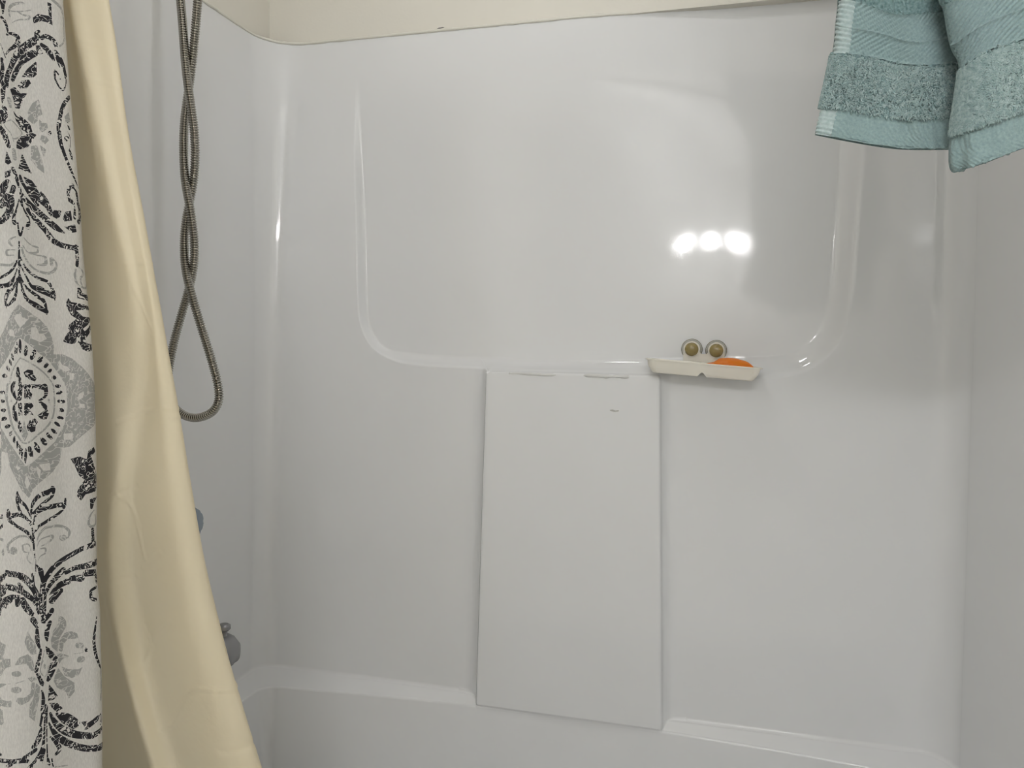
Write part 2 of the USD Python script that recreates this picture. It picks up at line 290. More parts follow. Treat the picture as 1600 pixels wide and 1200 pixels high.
# beads of caulk along the top edge, rough sealant on the shelf, small marks
tp = V.reshape(len(rows), NP, 3)[0]; sel = np.arange(30, NP-30, 3); path = tp[sel].copy()
cum = np.r_[0, np.cumsum(np.linalg.norm(np.diff(path, axis=0), axis=1))]
q = np.arange(0, cum[-1], .008); path = np.stack([np.interp(q, cum, path[:, k]) for k in range(3)], 1)
path[:, 2] += .0015+(meshkit.noise(path*60, 2)-.5)*.0015
obj('caulk_bead', sweep(path, .0032+(meshkit.noise(path*45, 9)-.5)*.0022, 8), M['caulk'], sur, smooth=True)
def patch_on_wall(pts, y, m, name, thick=.0006, parent=sur):
    g = trimesh.creation.extrude_polygon(Polygon(pts), thick, engine='earcut'); v = np.array(g.vertices)
    w = np.stack([v[:, 0], np.asarray(y(v[:, 0], v[:, 1]))-v[:, 2], v[:, 1]], 1); g = trimesh.Trimesh(w, g.faces, process=False); g.fix_normals()
    return obj(name, g, m, parent, smooth=False)
patch_on_wall([(-.192, 1.047), (-.186, 1.0485), (-.180, 1.0465), (-.173, 1.0475), (-.174, 1.0445), (-.182, 1.0435), (-.189, 1.0452)], lambda x, z: 1.56+DRAFT*(z-1.1)-.0288, M['scuff'], 'scuff_mark')
patch_on_wall([(-.594, 1.8625), (-.588, 1.8655), (-.578, 1.8665), (-.575, 1.865), (-.585, 1.8635), (-.590, 1.8615)], lambda x, z: 1.5905+0*x, M['grime'], 'caulk_chip', .003)
sx = np.linspace(-.405, -.155, 60)
sp = np.stack([sx, np.full(60, 1.5340)+.002*np.sin(sx*40), 1.1160+.0022*(meshkit.noise(np.stack([sx*55, 0*sx, 0*sx], -1), 4)-.5)], 1)
obj('sealant_bead', sweep(sp, .0030+.0022*(meshkit.noise(np.stack([sx*80, 0*sx, 0*sx+3], -1), 8)-.4), 8), M['sealant'], sur, smooth=True)

# ------------------------------------------------------------------ measured shapes of the hanging things (metres; print in tenths of millimetres on the cloth)
PRINT=r"""Dp 804,15560 700,15600 724,15530 748,15430 772,15410 780,15510
Gs 508,15650,26 612,15590,32 668,15520,32 676,15470,27 668,15430,16
Gs 644,15500,15 540,15540,15 436,15600,14
Gs 564,15520,19 508,15510,23 452,15520,26 468,15480,21 556,15440,15 644,15370,11
Dp 420,15520 356,15590 308,15600 228,15620 236,15740 236,15780 188,15780 196,15630 188,15520 260,15530 324,15520 420,15450
Gs 172,15830,37 116,15810,45 44,15780,52 12,15680,29 20,15530,21 36,15410,24 124,15300,23
Ds 780,15370,41 740,15340,47 716,15260,27 708,15210,16
Ds 732,15200,21 644,15240,38 596,15230,54 596,15180,54 636,15110,43 708,15040,27 764,14970,16
Ds 820,15070,12 796,14990,12 772,14920,13
Ds 796,14610,52 780,14700,58 716,14840,59 620,15020,71 492,15180,77 404,15270,73
Dp 420,15280 420,15350 372,15400 332,15400 364,15360 348,15310
Ds 340,15310,35 260,15360,60 188,15330,68 172,15280,32
Ds 180,15210,42 132,15140,84 84,15060,61 60,14940,52
Ds 148,15040,17 180,15140,26
Ds 340,15230,45 276,15190,85 220,15110,31
Dp 412,15200 372,15220 332,15130 412,15100
Ds 588,14930,44 532,15010,81 436,15100,73
Dp 596,14770 524,14890 420,15020 428,14860 468,14810
Ds 708,14700,49 660,14800,55 604,14900,44
Dp 652,14650 596,14730 516,14770 500,14730 548,14660 620,14630
Dp 756,14580 684,14630 628,14580 548,14600 604,14510 652,14390 708,14380 724,14480
Ds 212,14980,26 220,14890,26 188,14810,26 140,14770,25 92,14820,18 60,14920,19
Ds 204,14980,23 164,14930,22 156,14900,11
Ds 820,14900,36 820,14810,41 844,14680,51 836,14580,51
Dp 868,14550 804,14600 828,14460 868,14370 868,14450
Dp 740,14340 676,14320 604,14290 548,14240 532,14160 596,14130 660,14160 716,14240
Dp 492,14140 532,14150 644,14100 732,14000 748,13920 684,13920 596,13970 548,14050
Ds 852,14330,81 860,14250,91 892,14170,30
Ds 900,14120,30 868,14040,70 836,13920,41
Gs 780,14230,13 860,14150,12 796,14070,13 772,13990,13
Gs 780,14230,19 716,14190,20 652,14120,20 764,14020,19
Gs 780,14460,53 772,14380,27
Gs 780,13890,43 780,13800,54
Gp 436,14570 508,14500 564,14390 572,14290 516,14250 468,14310 468,14350 412,14400 428,14500
Gp 452,14330 420,14300 372,14310 364,14250 436,14180 460,14220
Gp 444,14150 396,14150 364,14110 412,14050 460,14090
Gp 564,13990 500,14020 484,13960 460,13860 444,13760 444,13700 516,13750 580,13830
Gp 468,14030 404,13990 436,13890 460,13970
Dp 324,14210 332,14190 348,14170 356,14170 372,14180 372,14190 364,14210 356,14220 340,14230 332,14220
Ds 20,14720,52 148,14580,50 204,14430,47 236,14270,57 228,14130,52 188,13980,45 132,13840,44 68,13720,33 -6,13620,16
Gp 68,14530 148,14450 132,14360 52,14420
Ds 108,14380,33 84,14320,35
Dp 100,14200 116,14170 132,14160 156,14150 172,14160 180,14180 172,14200 148,14220 132,14220 108,14220
Ds 108,14040,38 84,13960,40
Ds 116,14280,12 84,14190,13 124,14050,12
Ds 108,13630,48 180,13550,44 188,13460,38 116,13410,36
Ds 116,13610,24 44,13540,31 36,13410,30
Dp 860,13870 820,13740 860,13710 892,13730
Dp 676,13880 628,13770 580,13670 660,13680 748,13690
Dp 900,13620 828,13670 844,13590 900,13550
Ds 812,13680,42 780,13580,48 764,13480,16
Ds 876,13520,50 924,13440,74 948,13370,59
Ds 820,13470,52 860,13360,51 916,13260,49
Ds 732,13610,28 724,13570,44 668,13480,45 612,13400,51 548,13320,51
Dp 692,13620 588,13590 532,13520 604,13520 668,13550
Ds 636,13490,45 532,13460,84 452,13360,82
Ds 740,13470,16 740,13280,33
Ds 612,13440,79 508,13380,78 420,13300,64 404,13230,32
Dp 404,13220 364,13290 276,13300 300,13220 340,13190
Dp 268,13210 236,13290 164,13320 156,13200 252,13170
Ds 108,13370,18 116,13240,48
Ds 36,13420,59 4,13320,81 52,13200,63
Ds 188,13470,41 140,13430,44
Ds 60,13540,34 36,13430,37
Ds 740,13410,44 644,13310,79 548,13240,79 460,13170,77 372,13100,83 268,13040,21
Dp 260,13110 116,13160 100,13070 164,13050
Ds 668,13240,51 556,13120,68 460,13020,66 396,12930,74 276,12880,64 156,12870,68 108,12880,55
Ds 124,12890,54 116,12780,54 132,12660,45
Ds 956,13240,69 876,13360,71
Ds 852,13330,62 876,13200,71 964,13060,59
Ds 772,13340,13 812,13210,21 844,13110,31 836,13060,44
Ds 764,13330,13 716,13230,22 668,13130,34 684,13040,59
Ds 804,13070,16 788,12930,26 748,13030,17
Ds 804,12860,16 820,12650,27 844,12390,13
Gs 748,12910,13 660,12840,17 572,12810,29 580,12770,25 684,12750,14
Gs 764,12820,16 692,12740,17 588,12730,17 492,12720,25 492,12650,43 596,12620,17
Gs 780,12790,27 716,12630,28 604,12550,25 492,12530,34 404,12570,34 372,12650,23 420,12710,27
Gs 428,12710,41 428,12640,41
Gs 836,12910,13 900,12840,25 876,12800,18
Gs 852,12760,12 932,12740,22 932,12690,20 868,12700,12
Gs 852,12640,16 924,12580,30 1004,12580,32
Ds 804,12680,16 740,12550,33 620,12470,41 492,12430,40 436,12340,39 412,12250,11
Ds 812,12600,13 756,12460,22 700,12360,39 588,12330,83 444,12270,66
Ds 828,12490,13 780,12360,24 644,12260,37 556,12210,37
Ds 844,12640,16 900,12530,26 1020,12430,30
Ds 852,12550,12 892,12440,18 948,12360,49 1028,12340,51
Ds 860,12440,12 908,12330,25 972,12240,30 988,12180,22
Ds 844,12460,13 908,12190,22
Ds 828,12450,13 812,12290,27 780,12200,38
Gs 156,12610,28 172,12510,36 140,12420,23 28,12390,31 -33,12440,19
Gs 108,12640,18 36,12570,38 100,12500,25 84,12420,20
Dp 156,12390 116,12390 92,12330 -42,12300 -54,12230 172,12260
Ds 876,12320,20 916,12200,32 988,12120,22
Ds 956,12300,25 988,12210,25 996,12100,12
Ds 820,12310,32 764,12200,40 660,12140,71 532,12080,52
Ds 764,12330,35 644,12250,42 548,12180,44 532,12050,23
Ds 436,12320,39 420,12220,7
Dp 268,12260 244,12210 164,12200 -11,12170 -62,12120 108,12120 196,12110 116,12040 -51,12030 -48,12000 132,11890 108,11860 36,11910 -7,11950 -36,11900 60,11810 108,11770 84,11710 -15,11700 -8,11620 92,11610 156,11640 188,11720 268,11700 356,11730 316,11810 276,11940 196,12010 252,12050 292,12140 300,12200
Gp 1108,11710 1020,11900 948,12050 876,12150 812,12100 724,12040 636,11990 540,11900 484,11780 460,11670 476,11580 364,11580 268,11530 172,11430 68,11300 -32,11190 -52,11050 -11,10720 132,10640 204,10590 348,10470 444,10460 468,10310 572,10190 740,10100 820,10040 868,9940 940,10040 988,10170 1044,10330 1060,10480 1156,10510
Ep 892,11770 788,11680 676,11590 548,11510 444,11380 364,11240 348,11160 348,10950 396,10740 524,10550 708,10430 828,10340 892,10310 948,10410 1044,10600 1108,10750 1156,10810 1132,11380 1060,11490 996,11610 924,11750
Ep 756,11890 684,11890 660,11820 596,11820 556,11760 652,11720 756,11760 772,11800
Ep 908,12030 860,12040 852,12000 788,11980 844,11920 884,11880 908,11930 932,11990
Ep 404,11510 372,11450 316,11430 292,11390 340,11370 420,11420
Ep 292,11350 252,11350 268,11270 308,11270
Ep 220,11100 164,11120 180,11050 236,11020
Ep 244,11050 188,11120 164,11090 228,11020
Ep 228,10980 164,10970 164,10920 220,10930
Ep 412,10630 308,10630 316,10550 412,10560
Ep 748,10310 604,10310 596,10220 692,10230
Ep 988,10320 940,10300 972,10270
Ep 884,10210 852,10100 884,10050 908,10130
Ep 780,10300 724,10240 740,10140 772,10220
Ep 1036,10770 996,10760 1004,10720 1036,10720
Ep 988,11860 948,11850 948,11780 996,11790
Dp 884,11680 892,11620 900,11590 908,11590 916,11620 916,11680 908,11730 900,11760 892,11760 884,11730
Dp 924,11660 932,11610 932,11580 940,11580 948,11610 940,11660 940,11700 932,11730 924,11730 924,11700
Dp 948,11610 948,11580 956,11560 964,11560 964,11580 964,11610 956,11650 956,11670 948,11670 948,11650
Dp 972,11560 972,11530 972,11510 980,11510 988,11520 996,11550 996,11580 996,11590 988,11600 980,11580
Dp 996,11500 996,11470 996,11450 1004,11450 1012,11470 1020,11490 1020,11510 1020,11530 1012,11530 1004,11520
Dp 1020,11430 1012,11410 1020,11390 1028,11390 1036,11400 1044,11410 1052,11440 1044,11450 1036,11460 1028,11450
Dp 1044,11330 1052,11320 1068,11320 1084,11320 1092,11340 1092,11350 1084,11360 1068,11370 1052,11360 1044,11350
Dp 820,11620 828,11580 844,11560 860,11560 868,11590 860,11630 852,11670 836,11690 828,11690 820,11660
Dp 732,11560 756,11530 780,11510 796,11520 804,11550 788,11580 764,11620 740,11640 716,11630 716,11600
Dp 644,11500 676,11480 700,11480 716,11490 716,11510 692,11540 660,11560 636,11560 620,11550 628,11530
Dp 548,11470 548,11460 564,11440 588,11420 612,11420 628,11430 628,11440 612,11460 588,11480 564,11480
Dp 508,11410 508,11390 516,11380 540,11360 556,11360 572,11360 580,11380 564,11390 540,11410 524,11410
Dp 452,11300 460,11290 476,11280 500,11280 516,11290 524,11300 516,11320 492,11330 476,11330 460,11320
Dp 404,11200 412,11190 428,11180 452,11180 476,11190 484,11210 476,11220 452,11230 428,11220 412,11220
Dp 388,11130 396,11120 412,11100 436,11100 460,11100 476,11110 468,11130 444,11140 420,11150 396,11140
Dp 364,11010 372,11000 404,10990 436,11000 460,11010 468,11030 452,11040 428,11050 396,11040 372,11030
Dp 388,10900 396,10890 420,10890 444,10900 468,10920 468,10930 460,10940 436,10940 412,10940 388,10920
Dp 396,10810 412,10800 436,10810 460,10810 484,10830 484,10840 476,10850 452,10850 420,10840 404,10830
Dp 444,10720 460,10720 484,10730 508,10750 524,10770 524,10780 508,10790 484,10780 460,10760 444,10730
Dp 492,10640 508,10640 540,10650 564,10680 572,10700 572,10710 556,10710 532,10700 508,10680 492,10650
Dp 556,10580 580,10580 604,10600 628,10620 644,10650 636,10670 612,10670 588,10650 564,10620 548,10590
Dp 636,10520 660,10520 692,10540 716,10570 724,10600 716,10620 692,10620 660,10600 636,10570 628,10540
Dp 732,10440 756,10450 788,10480 804,10520 804,10560 796,10580 772,10570 748,10540 724,10500 724,10460
Dp 828,10390 844,10410 860,10440 868,10490 868,10530 852,10540 836,10530 820,10490 812,10450 812,10410
Dp 876,10430 884,10380 892,10340 900,10340 908,10380 908,10430 900,10490 892,10520 884,10520 876,10490
Dp 916,10460 924,10410 924,10390 932,10390 940,10420 940,10460 940,10500 932,10530 924,10530 916,10500
Dp 940,10510 940,10470 948,10450 956,10450 956,10470 956,10510 956,10550 948,10570 948,10570 940,10550
Dp 956,10560 964,10530 972,10510 972,10510 980,10530 980,10560 980,10600 972,10610 964,10610 964,10590
Dp 988,10630 988,10600 996,10580 1004,10590 1012,10600 1012,10630 1004,10660 996,10670 988,10670 988,10650
Dp 1012,10690 1028,10670 1036,10660 1044,10670 1044,10680 1044,10710 1028,10720 1020,10730 1012,10730 1012,10710
Dp 1028,10790 1036,10770 1044,10760 1060,10750 1076,10750 1084,10760 1084,10780 1076,10790 1060,10800 1044,10800
Dp 1060,10870 1068,10850 1084,10840 1100,10840 1116,10840 1124,10860 1124,10870 1108,10880 1084,10890 1068,10880
Dp 1068,10960 1076,10940 1084,10930 1100,10940 1116,10950 1124,10960 1116,10970 1100,10980 1084,10980 1068,10970
Dp 1076,11060 1076,11050 1092,11040 1108,11040 1116,11050 1124,11060 1116,11080 1108,11080 1092,11080 1076,11070
Dp 1068,11160 1076,11140 1092,11130 1100,11140 1116,11140 1116,11160 1116,11170 1100,11180 1084,11180 1076,11170
Gs 908,11540,18 828,11500,19 700,11420,21 588,11330,21 508,11220,21 500,11190,20
Gs 500,11210,25 500,11040,25 524,10880,25 588,10770,29 740,10660,23 892,10570,20 964,10660,20 1020,10800,22 1044,10960,22 1060,11100,25 1044,11250,20
Gs 1028,11250,14 1012,11330,14 972,11440,14 908,11540,14
Dp 884,11380 836,11410 772,11400 772,11360 732,11300 756,11270 812,11290 868,11330
Ds 940,11430,20 940,11340,42
Ds 980,11270,25 1004,11210,38 988,11120,28
Ds 996,11230,32 988,11120,28 964,11060,8 996,10990,22 988,10890,46 972,10830,18
Ds 924,11310,25 932,11150,50
Ds 924,11230,48 940,11080,44
Dp 884,11220 804,11210 828,11160 796,11130 820,11070 892,11080
Dp 956,11030 916,11040 916,10890 956,10890
Dp 892,11030 812,11030 788,10990 836,10950 788,10880 860,10910 884,10880 900,10900
Ds 740,11210,45 620,11210,64 612,11140,58 716,11050,17
Ds 716,11040,17 636,10970,58
Dp 652,10990 612,10950 588,10890 628,10820 708,10830 748,10880 692,10910 644,10930
Dp 876,10760 844,10830 780,10850 740,10800 772,10770 780,10700 828,10690 868,10720
Dp 956,10850 932,10810 916,10740 940,10690 964,10760
Gp 900,10850 884,10750 860,10670 900,10590 932,10670
Ds 876,11220,46 740,11210,51 612,11180,47
Gp 564,11040 564,11020 572,11010 588,11020 596,11020 596,11040 596,11050 588,11060 572,11060 564,11050
Gp 1012,11060 1012,11050 1012,11040 1020,11040 1020,11050 1028,11060 1020,11070 1020,11080 1012,11080 1012,11070
Dp 348,10320 252,10340 164,10290 140,10390 44,10430 4,10370 100,10320 52,10220 -24,10080 -22,10020 148,10000 236,9930 268,9890 292,9900 252,9980 196,10040 260,10100 308,10230
Dp 268,9910 220,9990 148,10030 -22,10020 -20,9930 108,9950 -19,9920 20,9870 188,9860 244,9790 292,9860
Dp 132,9790 -30,9800 52,9730 92,9660 124,9670
Ds 852,9750,16 828,9870,38 748,9950,58 596,9980,72 572,10030,12
Ds 556,9990,35 580,9920,42 724,9840,41 828,9760,27
Ds 828,9630,16 788,9750,35 668,9790,60 516,9790,59 436,9780,57 420,9850,9
Ds 428,9760,33 484,9700,36 668,9630,41 788,9580,33 828,9460,13
Ds 852,9700,13 908,9860,30 972,9950,44 980,10030,8
Ds 988,9960,20 972,9850,26 852,9660,19
Ds 852,9590,13 916,9730,30 980,9770,51 1052,9760,59 1068,9840,8
Ds 1060,9720,40 1004,9650,30 892,9540,36 844,9420,13
Ds 844,9630,17 836,9380,23 828,9220,11
Gs 796,9430,11 748,9520,28 676,9560,34 548,9550,34 436,9510,33 372,9430,32 388,9370,13
Gp 396,9370 412,9350 436,9340 468,9350 492,9370 500,9390 492,9420 460,9420 436,9420 412,9400
Gs 796,9370,11 748,9440,16 628,9450,17 588,9430,41 652,9380,23 748,9360,11
Gs 756,9330,16 692,9310,25 692,9270,23 772,9240,11 796,9180,9
Gs 860,9430,10 916,9510,20 964,9520,30 1044,9480,30 1084,9420,25 1076,9350,12
Gp 996,9360 1004,9330 1020,9320 1044,9320 1060,9340 1068,9370 1060,9400 1044,9410 1020,9410 1004,9390
Gs 868,9330,8 908,9420,15 948,9410,18 940,9340,16 892,9320,10
Gs 892,9310,14 908,9260,15 852,9170,8
Gs 52,9640,11 132,9570,30 148,9500,35 100,9440,38 12,9470,32 36,9580,15
Ds 84,9400,58 76,9310,59 68,9220,61
Ds 36,9210,86 204,9200,63 356,9150,63 500,9100,70 620,9050,76 708,8970,70
Ds 1164,9150,59 1076,9110,69 980,9070,61 900,8980,52
Ds 820,9210,9 828,9060,15
Ds 812,9150,11 772,9050,50 756,8950,33
Ds 860,9060,31 860,8970,31
Ds 972,9050,59 900,8950,50 844,8820,44 820,8700,32
Ds 1164,8990,69 1068,8950,69 1004,8910,59 924,8830,58 860,8740,41 828,8590,26
Ds 996,8980,25 972,8910,40
Ds 1172,8800,94 1124,8800,94 1068,8840,49 1012,8830,45
Ds 1020,8800,45 1020,8740,45
Ds 972,8790,59 940,8690,71 892,8600,46
Ds 892,8540,61 852,8450,47
Ds 860,9060,29 852,8940,17 804,8800,15 804,8580,15
Ds 764,9080,50 748,9000,33 780,8870,15 796,8750,13
Ds 772,8790,27 796,8480,27
Ds 724,8780,42 772,8470,41
Ds 644,9020,80 724,8940,58 748,8810,35
Ds -18,8970,89 156,8970,80 292,8980,64 404,8950,53
Ds 452,8990,77 524,8950,90 620,8900,69 716,8800,43
Ds 36,8850,81 180,8880,86
Ds 236,8830,85 348,8860,65 436,8850,22
Ds 380,8820,42 476,8830,80 580,8790,82 660,8740,45
Ds 484,8750,61 636,8690,103
Ds 652,8570,68 748,8500,50
Ds 700,8440,58 748,8330,66 740,8240,11
Ds 28,8860,60 -6,8730,65
Ds 20,8660,39 124,8640,42 132,8570,49 52,8510,44
Ds 860,8410,31 860,8310,54 828,8180,19
Ds 820,8160,26 836,8060,47 868,7930,46
Dp 764,8190 708,8140 572,7970 612,7940 692,8000 748,8090
Dp 580,7930 620,7830 668,7760 708,7740 740,7760 716,7870 692,7960
Gs 772,8140,13 820,7960,13
Gs 788,8020,15 820,7920,15 756,7820,15 716,7930,15
Gp 748,7940 756,7920 764,7910 772,7920 780,7930 780,7950 780,7970 772,7980 756,7970 756,7960
Gp 564,8480 492,8440 452,8380 452,8310 500,8260 564,8200 588,8050 676,8140 692,8230 660,8330 572,8390
Gp 476,8240 388,8230 324,8180 308,8110 436,8150 492,8110 516,8020 572,8060 556,8180
Gp 604,8040 508,8000 412,7930 508,7930 556,7890 580,7950
Gp 252,8000 260,7980 284,7980 316,7990 340,8010 348,8040 340,8060 316,8060 284,8050 260,8030
Gp 244,7850 244,7820 260,7800 284,7800 316,7810 332,7830 332,7860 316,7880 284,7880 260,7870
Gs 364,7940,10 260,7920,10 284,8000,10
Dp 204,7930 204,7910 220,7910 236,7910 244,7930 244,7940 244,7960 236,7970 220,7960 212,7950
Ds 68,8300,16 100,8160,37 124,8000,49 100,7840,51 12,7630,23
Gp 948,8430 924,8340 876,8250 868,8130 924,8140 964,8210 988,8310
Gp 1084,8060 1044,8140 956,8160 908,8090 884,7940 924,7950 972,8050
Dp 876,7900 836,7900 764,7750 780,7710 820,7750
Ds 844,8060,50 868,7940,37
Gp 1020,7940 1028,7930 1052,7920 1084,7930 1108,7950 1116,7970 1108,7990 1084,7990 1052,7990 1028,7970
Gp 1020,7760 1028,7740 1060,7730 1084,7740 1116,7760 1124,7790 1116,7810 1084,7810 1060,7810 1028,7780
Dp 1124,7860 1132,7850 1140,7840 1148,7840 1156,7850 1164,7870 1156,7880 1148,7890 1140,7890 1132,7880
Gs 1076,7850,12 996,7860,12
Gp 964,7880 892,7880 860,7830 924,7820
Gp 916,7820 884,7800 884,7670 948,7600 1036,7580 1076,7640 1060,7680 996,7660 932,7690
Gp 868,7790 820,7730 828,7570 868,7430 884,7340 948,7420 940,7560 900,7620
Gp 524,7850 436,7780 324,7730 268,7740 316,7650 396,7650 484,7720
Gp 620,7780 572,7850 484,7710 364,7580 364,7470 436,7410 468,7510 588,7620 636,7720
Dp 700,7710 636,7620 572,7510 636,7490 708,7510
Dp 692,7480 588,7440 508,7330 588,7320 652,7400
Ds 588,7300,28 468,7180,119 364,7060,108
Dp 300,7060 228,7040 268,6990
Ds 236,6970,78 92,7010,73
Ds 36,7020,55 28,6920,56
Ds 676,7350,28 596,7180,66 476,7030,86 300,6890,81 140,6820,81 4,6830,73
Ds 692,7240,16 620,7080,57 500,6920,78 356,6780,73 196,6670,76 -20,6600,95
Ds 796,7670,16 772,7520,56 796,7440,21
Ds 772,7410,48 812,7260,29
Ds 740,7480,27 756,7180,27 772,7030,45 844,6900,63 948,6820,61
Ds 716,7450,22 724,7040,15 724,6760,24
Ds 804,7230,32 836,7110,83 900,7050,50
Ds 876,7000,50 1004,6960,48
Ds 1228,6960,59 1204,6900,59
Ds 1148,6950,59 1060,6940,61 964,6900,35
Ds 772,6940,59 812,6810,42
Ds 676,7060,20 596,6940,46 556,6850,57 604,6820,44
Ds 716,6810,30 700,6740,30
Ds 668,6790,20 652,6680,20
Gs 628,6670,16 468,6600,16
Ds 52,7750,16 -5,7560,19 20,7210,17"""
CURTAIN_PLAN= [[-0.815, 0.788], [-0.78, 0.793], [-0.752, 0.788], [-0.738, 0.775], [-0.743, 0.735], [-0.747, 0.69], [-0.764, 0.664], [-0.8, 0.652], [-0.835, 0.67], [-0.85, 0.72], [-0.865, 0.765], [-0.89, 0.77], [-0.905, 0.73], [-0.915, 0.68], [-0.94, 0.66], [-0.965, 0.69], [-0.975, 0.74], [-0.985, 0.77]]
CURTAIN_S0=3
CURTAIN_LEAN= [[0.6318, 0.0049], [0.7483, 0.005], [0.8306, 0.0055], [0.8793, 0.0015], [1.0008, -0.0001], [1.081, -0.0006], [1.1605, -0.0039], [1.2159, -0.0086], [1.2789, -0.0151], [1.3572, -0.0193], [1.4351, -0.0254], [1.5128, -0.0333], [1.59, -0.0394]]
LINER= [[[-0.8896, 0.85, 1.6338], [-0.8829, 0.851, 1.5061], [-0.8761, 0.852, 1.3769], [-0.8692, 0.853, 1.2463], [-0.8723, 0.864, 1.1134], [-0.8808, 0.875, 0.9756], [-0.8981, 0.895, 0.8292], [-0.9153, 0.915, 0.6747], [-0.9373, 0.94, 0.5085]], [[-0.8446, 0.84, 1.625], [-0.8244, 0.841, 1.4989], [-0.8032, 0.84, 1.3718], [-0.7763, 0.835, 1.2443], [-0.7822, 0.839, 1.1168], [-0.7983, 0.847, 0.9851], [-0.8351, 0.88, 0.8393], [-0.8469, 0.92, 0.6811], [-0.8369, 0.95, 0.5188]], [[-0.7907, 0.8, 1.6022], [-0.7598, 0.801, 1.4817], [-0.7338, 0.802, 1.3616], [-0.7104, 0.807, 1.2417], [-0.73, 0.826, 1.1188], [-0.7604, 0.833, 0.9897], [-0.7896, 0.851, 0.852], [-0.7791, 0.865, 0.7127], [-0.7578, 0.89, 0.5644]], [[-0.7691, 0.806, 1.6026], [-0.7431, 0.807, 1.4825], [-0.72, 0.808, 1.3623], [-0.6975, 0.811, 1.2419], [-0.7077, 0.83, 1.1191], [-0.7403, 0.847, 0.9884], [-0.7632, 0.871, 0.8485], [-0.7611, 0.891, 0.7039], [-0.7353, 0.914, 0.5546]], [[-0.7516, 0.808, 1.6018], [-0.7296, 0.808, 1.4819], [-0.7075, 0.808, 1.3618], [-0.6825, 0.808, 1.2416], [-0.6782, 0.818, 1.1205], [-0.6736, 0.827, 0.9957], [-0.6669, 0.845, 0.8649], [-0.6528, 0.865, 0.7284], [-0.6328, 0.89, 0.584]], [[-0.7427, 0.814, 1.6035], [-0.7234, 0.815, 1.4836], [-0.703, 0.816, 1.3632], [-0.6787, 0.817, 1.2423], [-0.6649, 0.83, 1.1202], [-0.6523, 0.843, 0.9942], [-0.6426, 0.865, 0.8612], [-0.6206, 0.887, 0.723], [-0.5937, 0.912, 0.578]], [[-0.8192, 0.875, 1.6376], [-0.7993, 0.876, 1.5082], [-0.7783, 0.877, 1.3781], [-0.7531, 0.878, 1.2474], [-0.737, 0.889, 1.1157], [-0.7225, 0.9, 0.9805], [-0.71, 0.92, 0.8388], [-0.6855, 0.94, 0.6925], [-0.6586, 0.965, 0.5385]]]
HOSE= [[-0.9398, 1.2, 1.791], [-0.9307, 1.196, 1.7208], [-0.9234, 1.1928, 1.6625], [-0.9164, 1.1918, 1.6164], [-0.9115, 1.1969, 1.5608], [-0.9124, 1.201, 1.5162], [-0.9204, 1.2055, 1.4658], [-0.9332, 1.2092, 1.424], [-0.9379, 1.2041, 1.379], [-0.9359, 1.1993, 1.3374], [-0.9287, 1.1948, 1.3019], [-0.9167, 1.191, 1.2666], [-0.9056, 1.1937, 1.2261], [-0.8892, 1.1964, 1.1738], [-0.8743, 1.1976, 1.1272], [-0.8658, 1.1985, 1.0923], [-0.8649, 1.199, 1.0724], [-0.8749, 1.1996, 1.0508], [-0.8956, 1.1999, 1.0383], [-0.919, 1.1999, 1.0339], [-0.9468, 1.2003, 1.0412], [-0.9679, 1.2007, 1.0596], [-0.9765, 1.2015, 1.0892], [-0.974, 1.2024, 1.1251], [-0.9619, 1.2037, 1.1789], [-0.9481, 1.2063, 1.2265], [-0.936, 1.209, 1.268], [-0.9231, 1.2052, 1.3029], [-0.9153, 1.2007, 1.3373], [-0.9139, 1.1959, 1.3771], [-0.9178, 1.191, 1.4225], [-0.9282, 1.1945, 1.4638], [-0.9352, 1.199, 1.5169], [-0.9368, 1.2036, 1.5699], [-0.932, 1.2087, 1.6286], [-0.9218, 1.2066, 1.6786], [-0.912, 1.2033, 1.7333], [-0.9036, 1.2, 1.7874]]
TOWEL_L= [[[0.1112, 0.774, 1.5241], [0.1275, 0.766, 1.5186], [0.1516, 0.772, 1.5102], [0.1725, 0.765, 1.502], [0.2002, 0.78, 1.5088]], [[0.1093, 0.774, 1.4999], [0.1262, 0.766, 1.493], [0.1498, 0.772, 1.4846], [0.1724, 0.765, 1.4773], [0.2033, 0.78, 1.4829]], [[0.1072, 0.774, 1.4779], [0.1249, 0.766, 1.469], [0.1537, 0.774, 1.4638], [0.1731, 0.764, 1.4526], [0.215, 0.78, 1.4619]], [[0.1052, 0.774, 1.4523], [0.1231, 0.767, 1.447], [0.1521, 0.776, 1.4427], [0.1738, 0.764, 1.4327], [0.2186, 0.78, 1.4371]], [[0.0967, 0.774, 1.4021], [0.1167, 0.768, 1.3967], [0.1563, 0.774, 1.3889], [0.1811, 0.765, 1.3837], [0.2221, 0.778, 1.386]], [[0.0935, 0.774, 1.3809], [0.1119, 0.768, 1.3741], [0.1513, 0.772, 1.366], [0.1822, 0.766, 1.3599], [0.2236, 0.776, 1.3597]]]
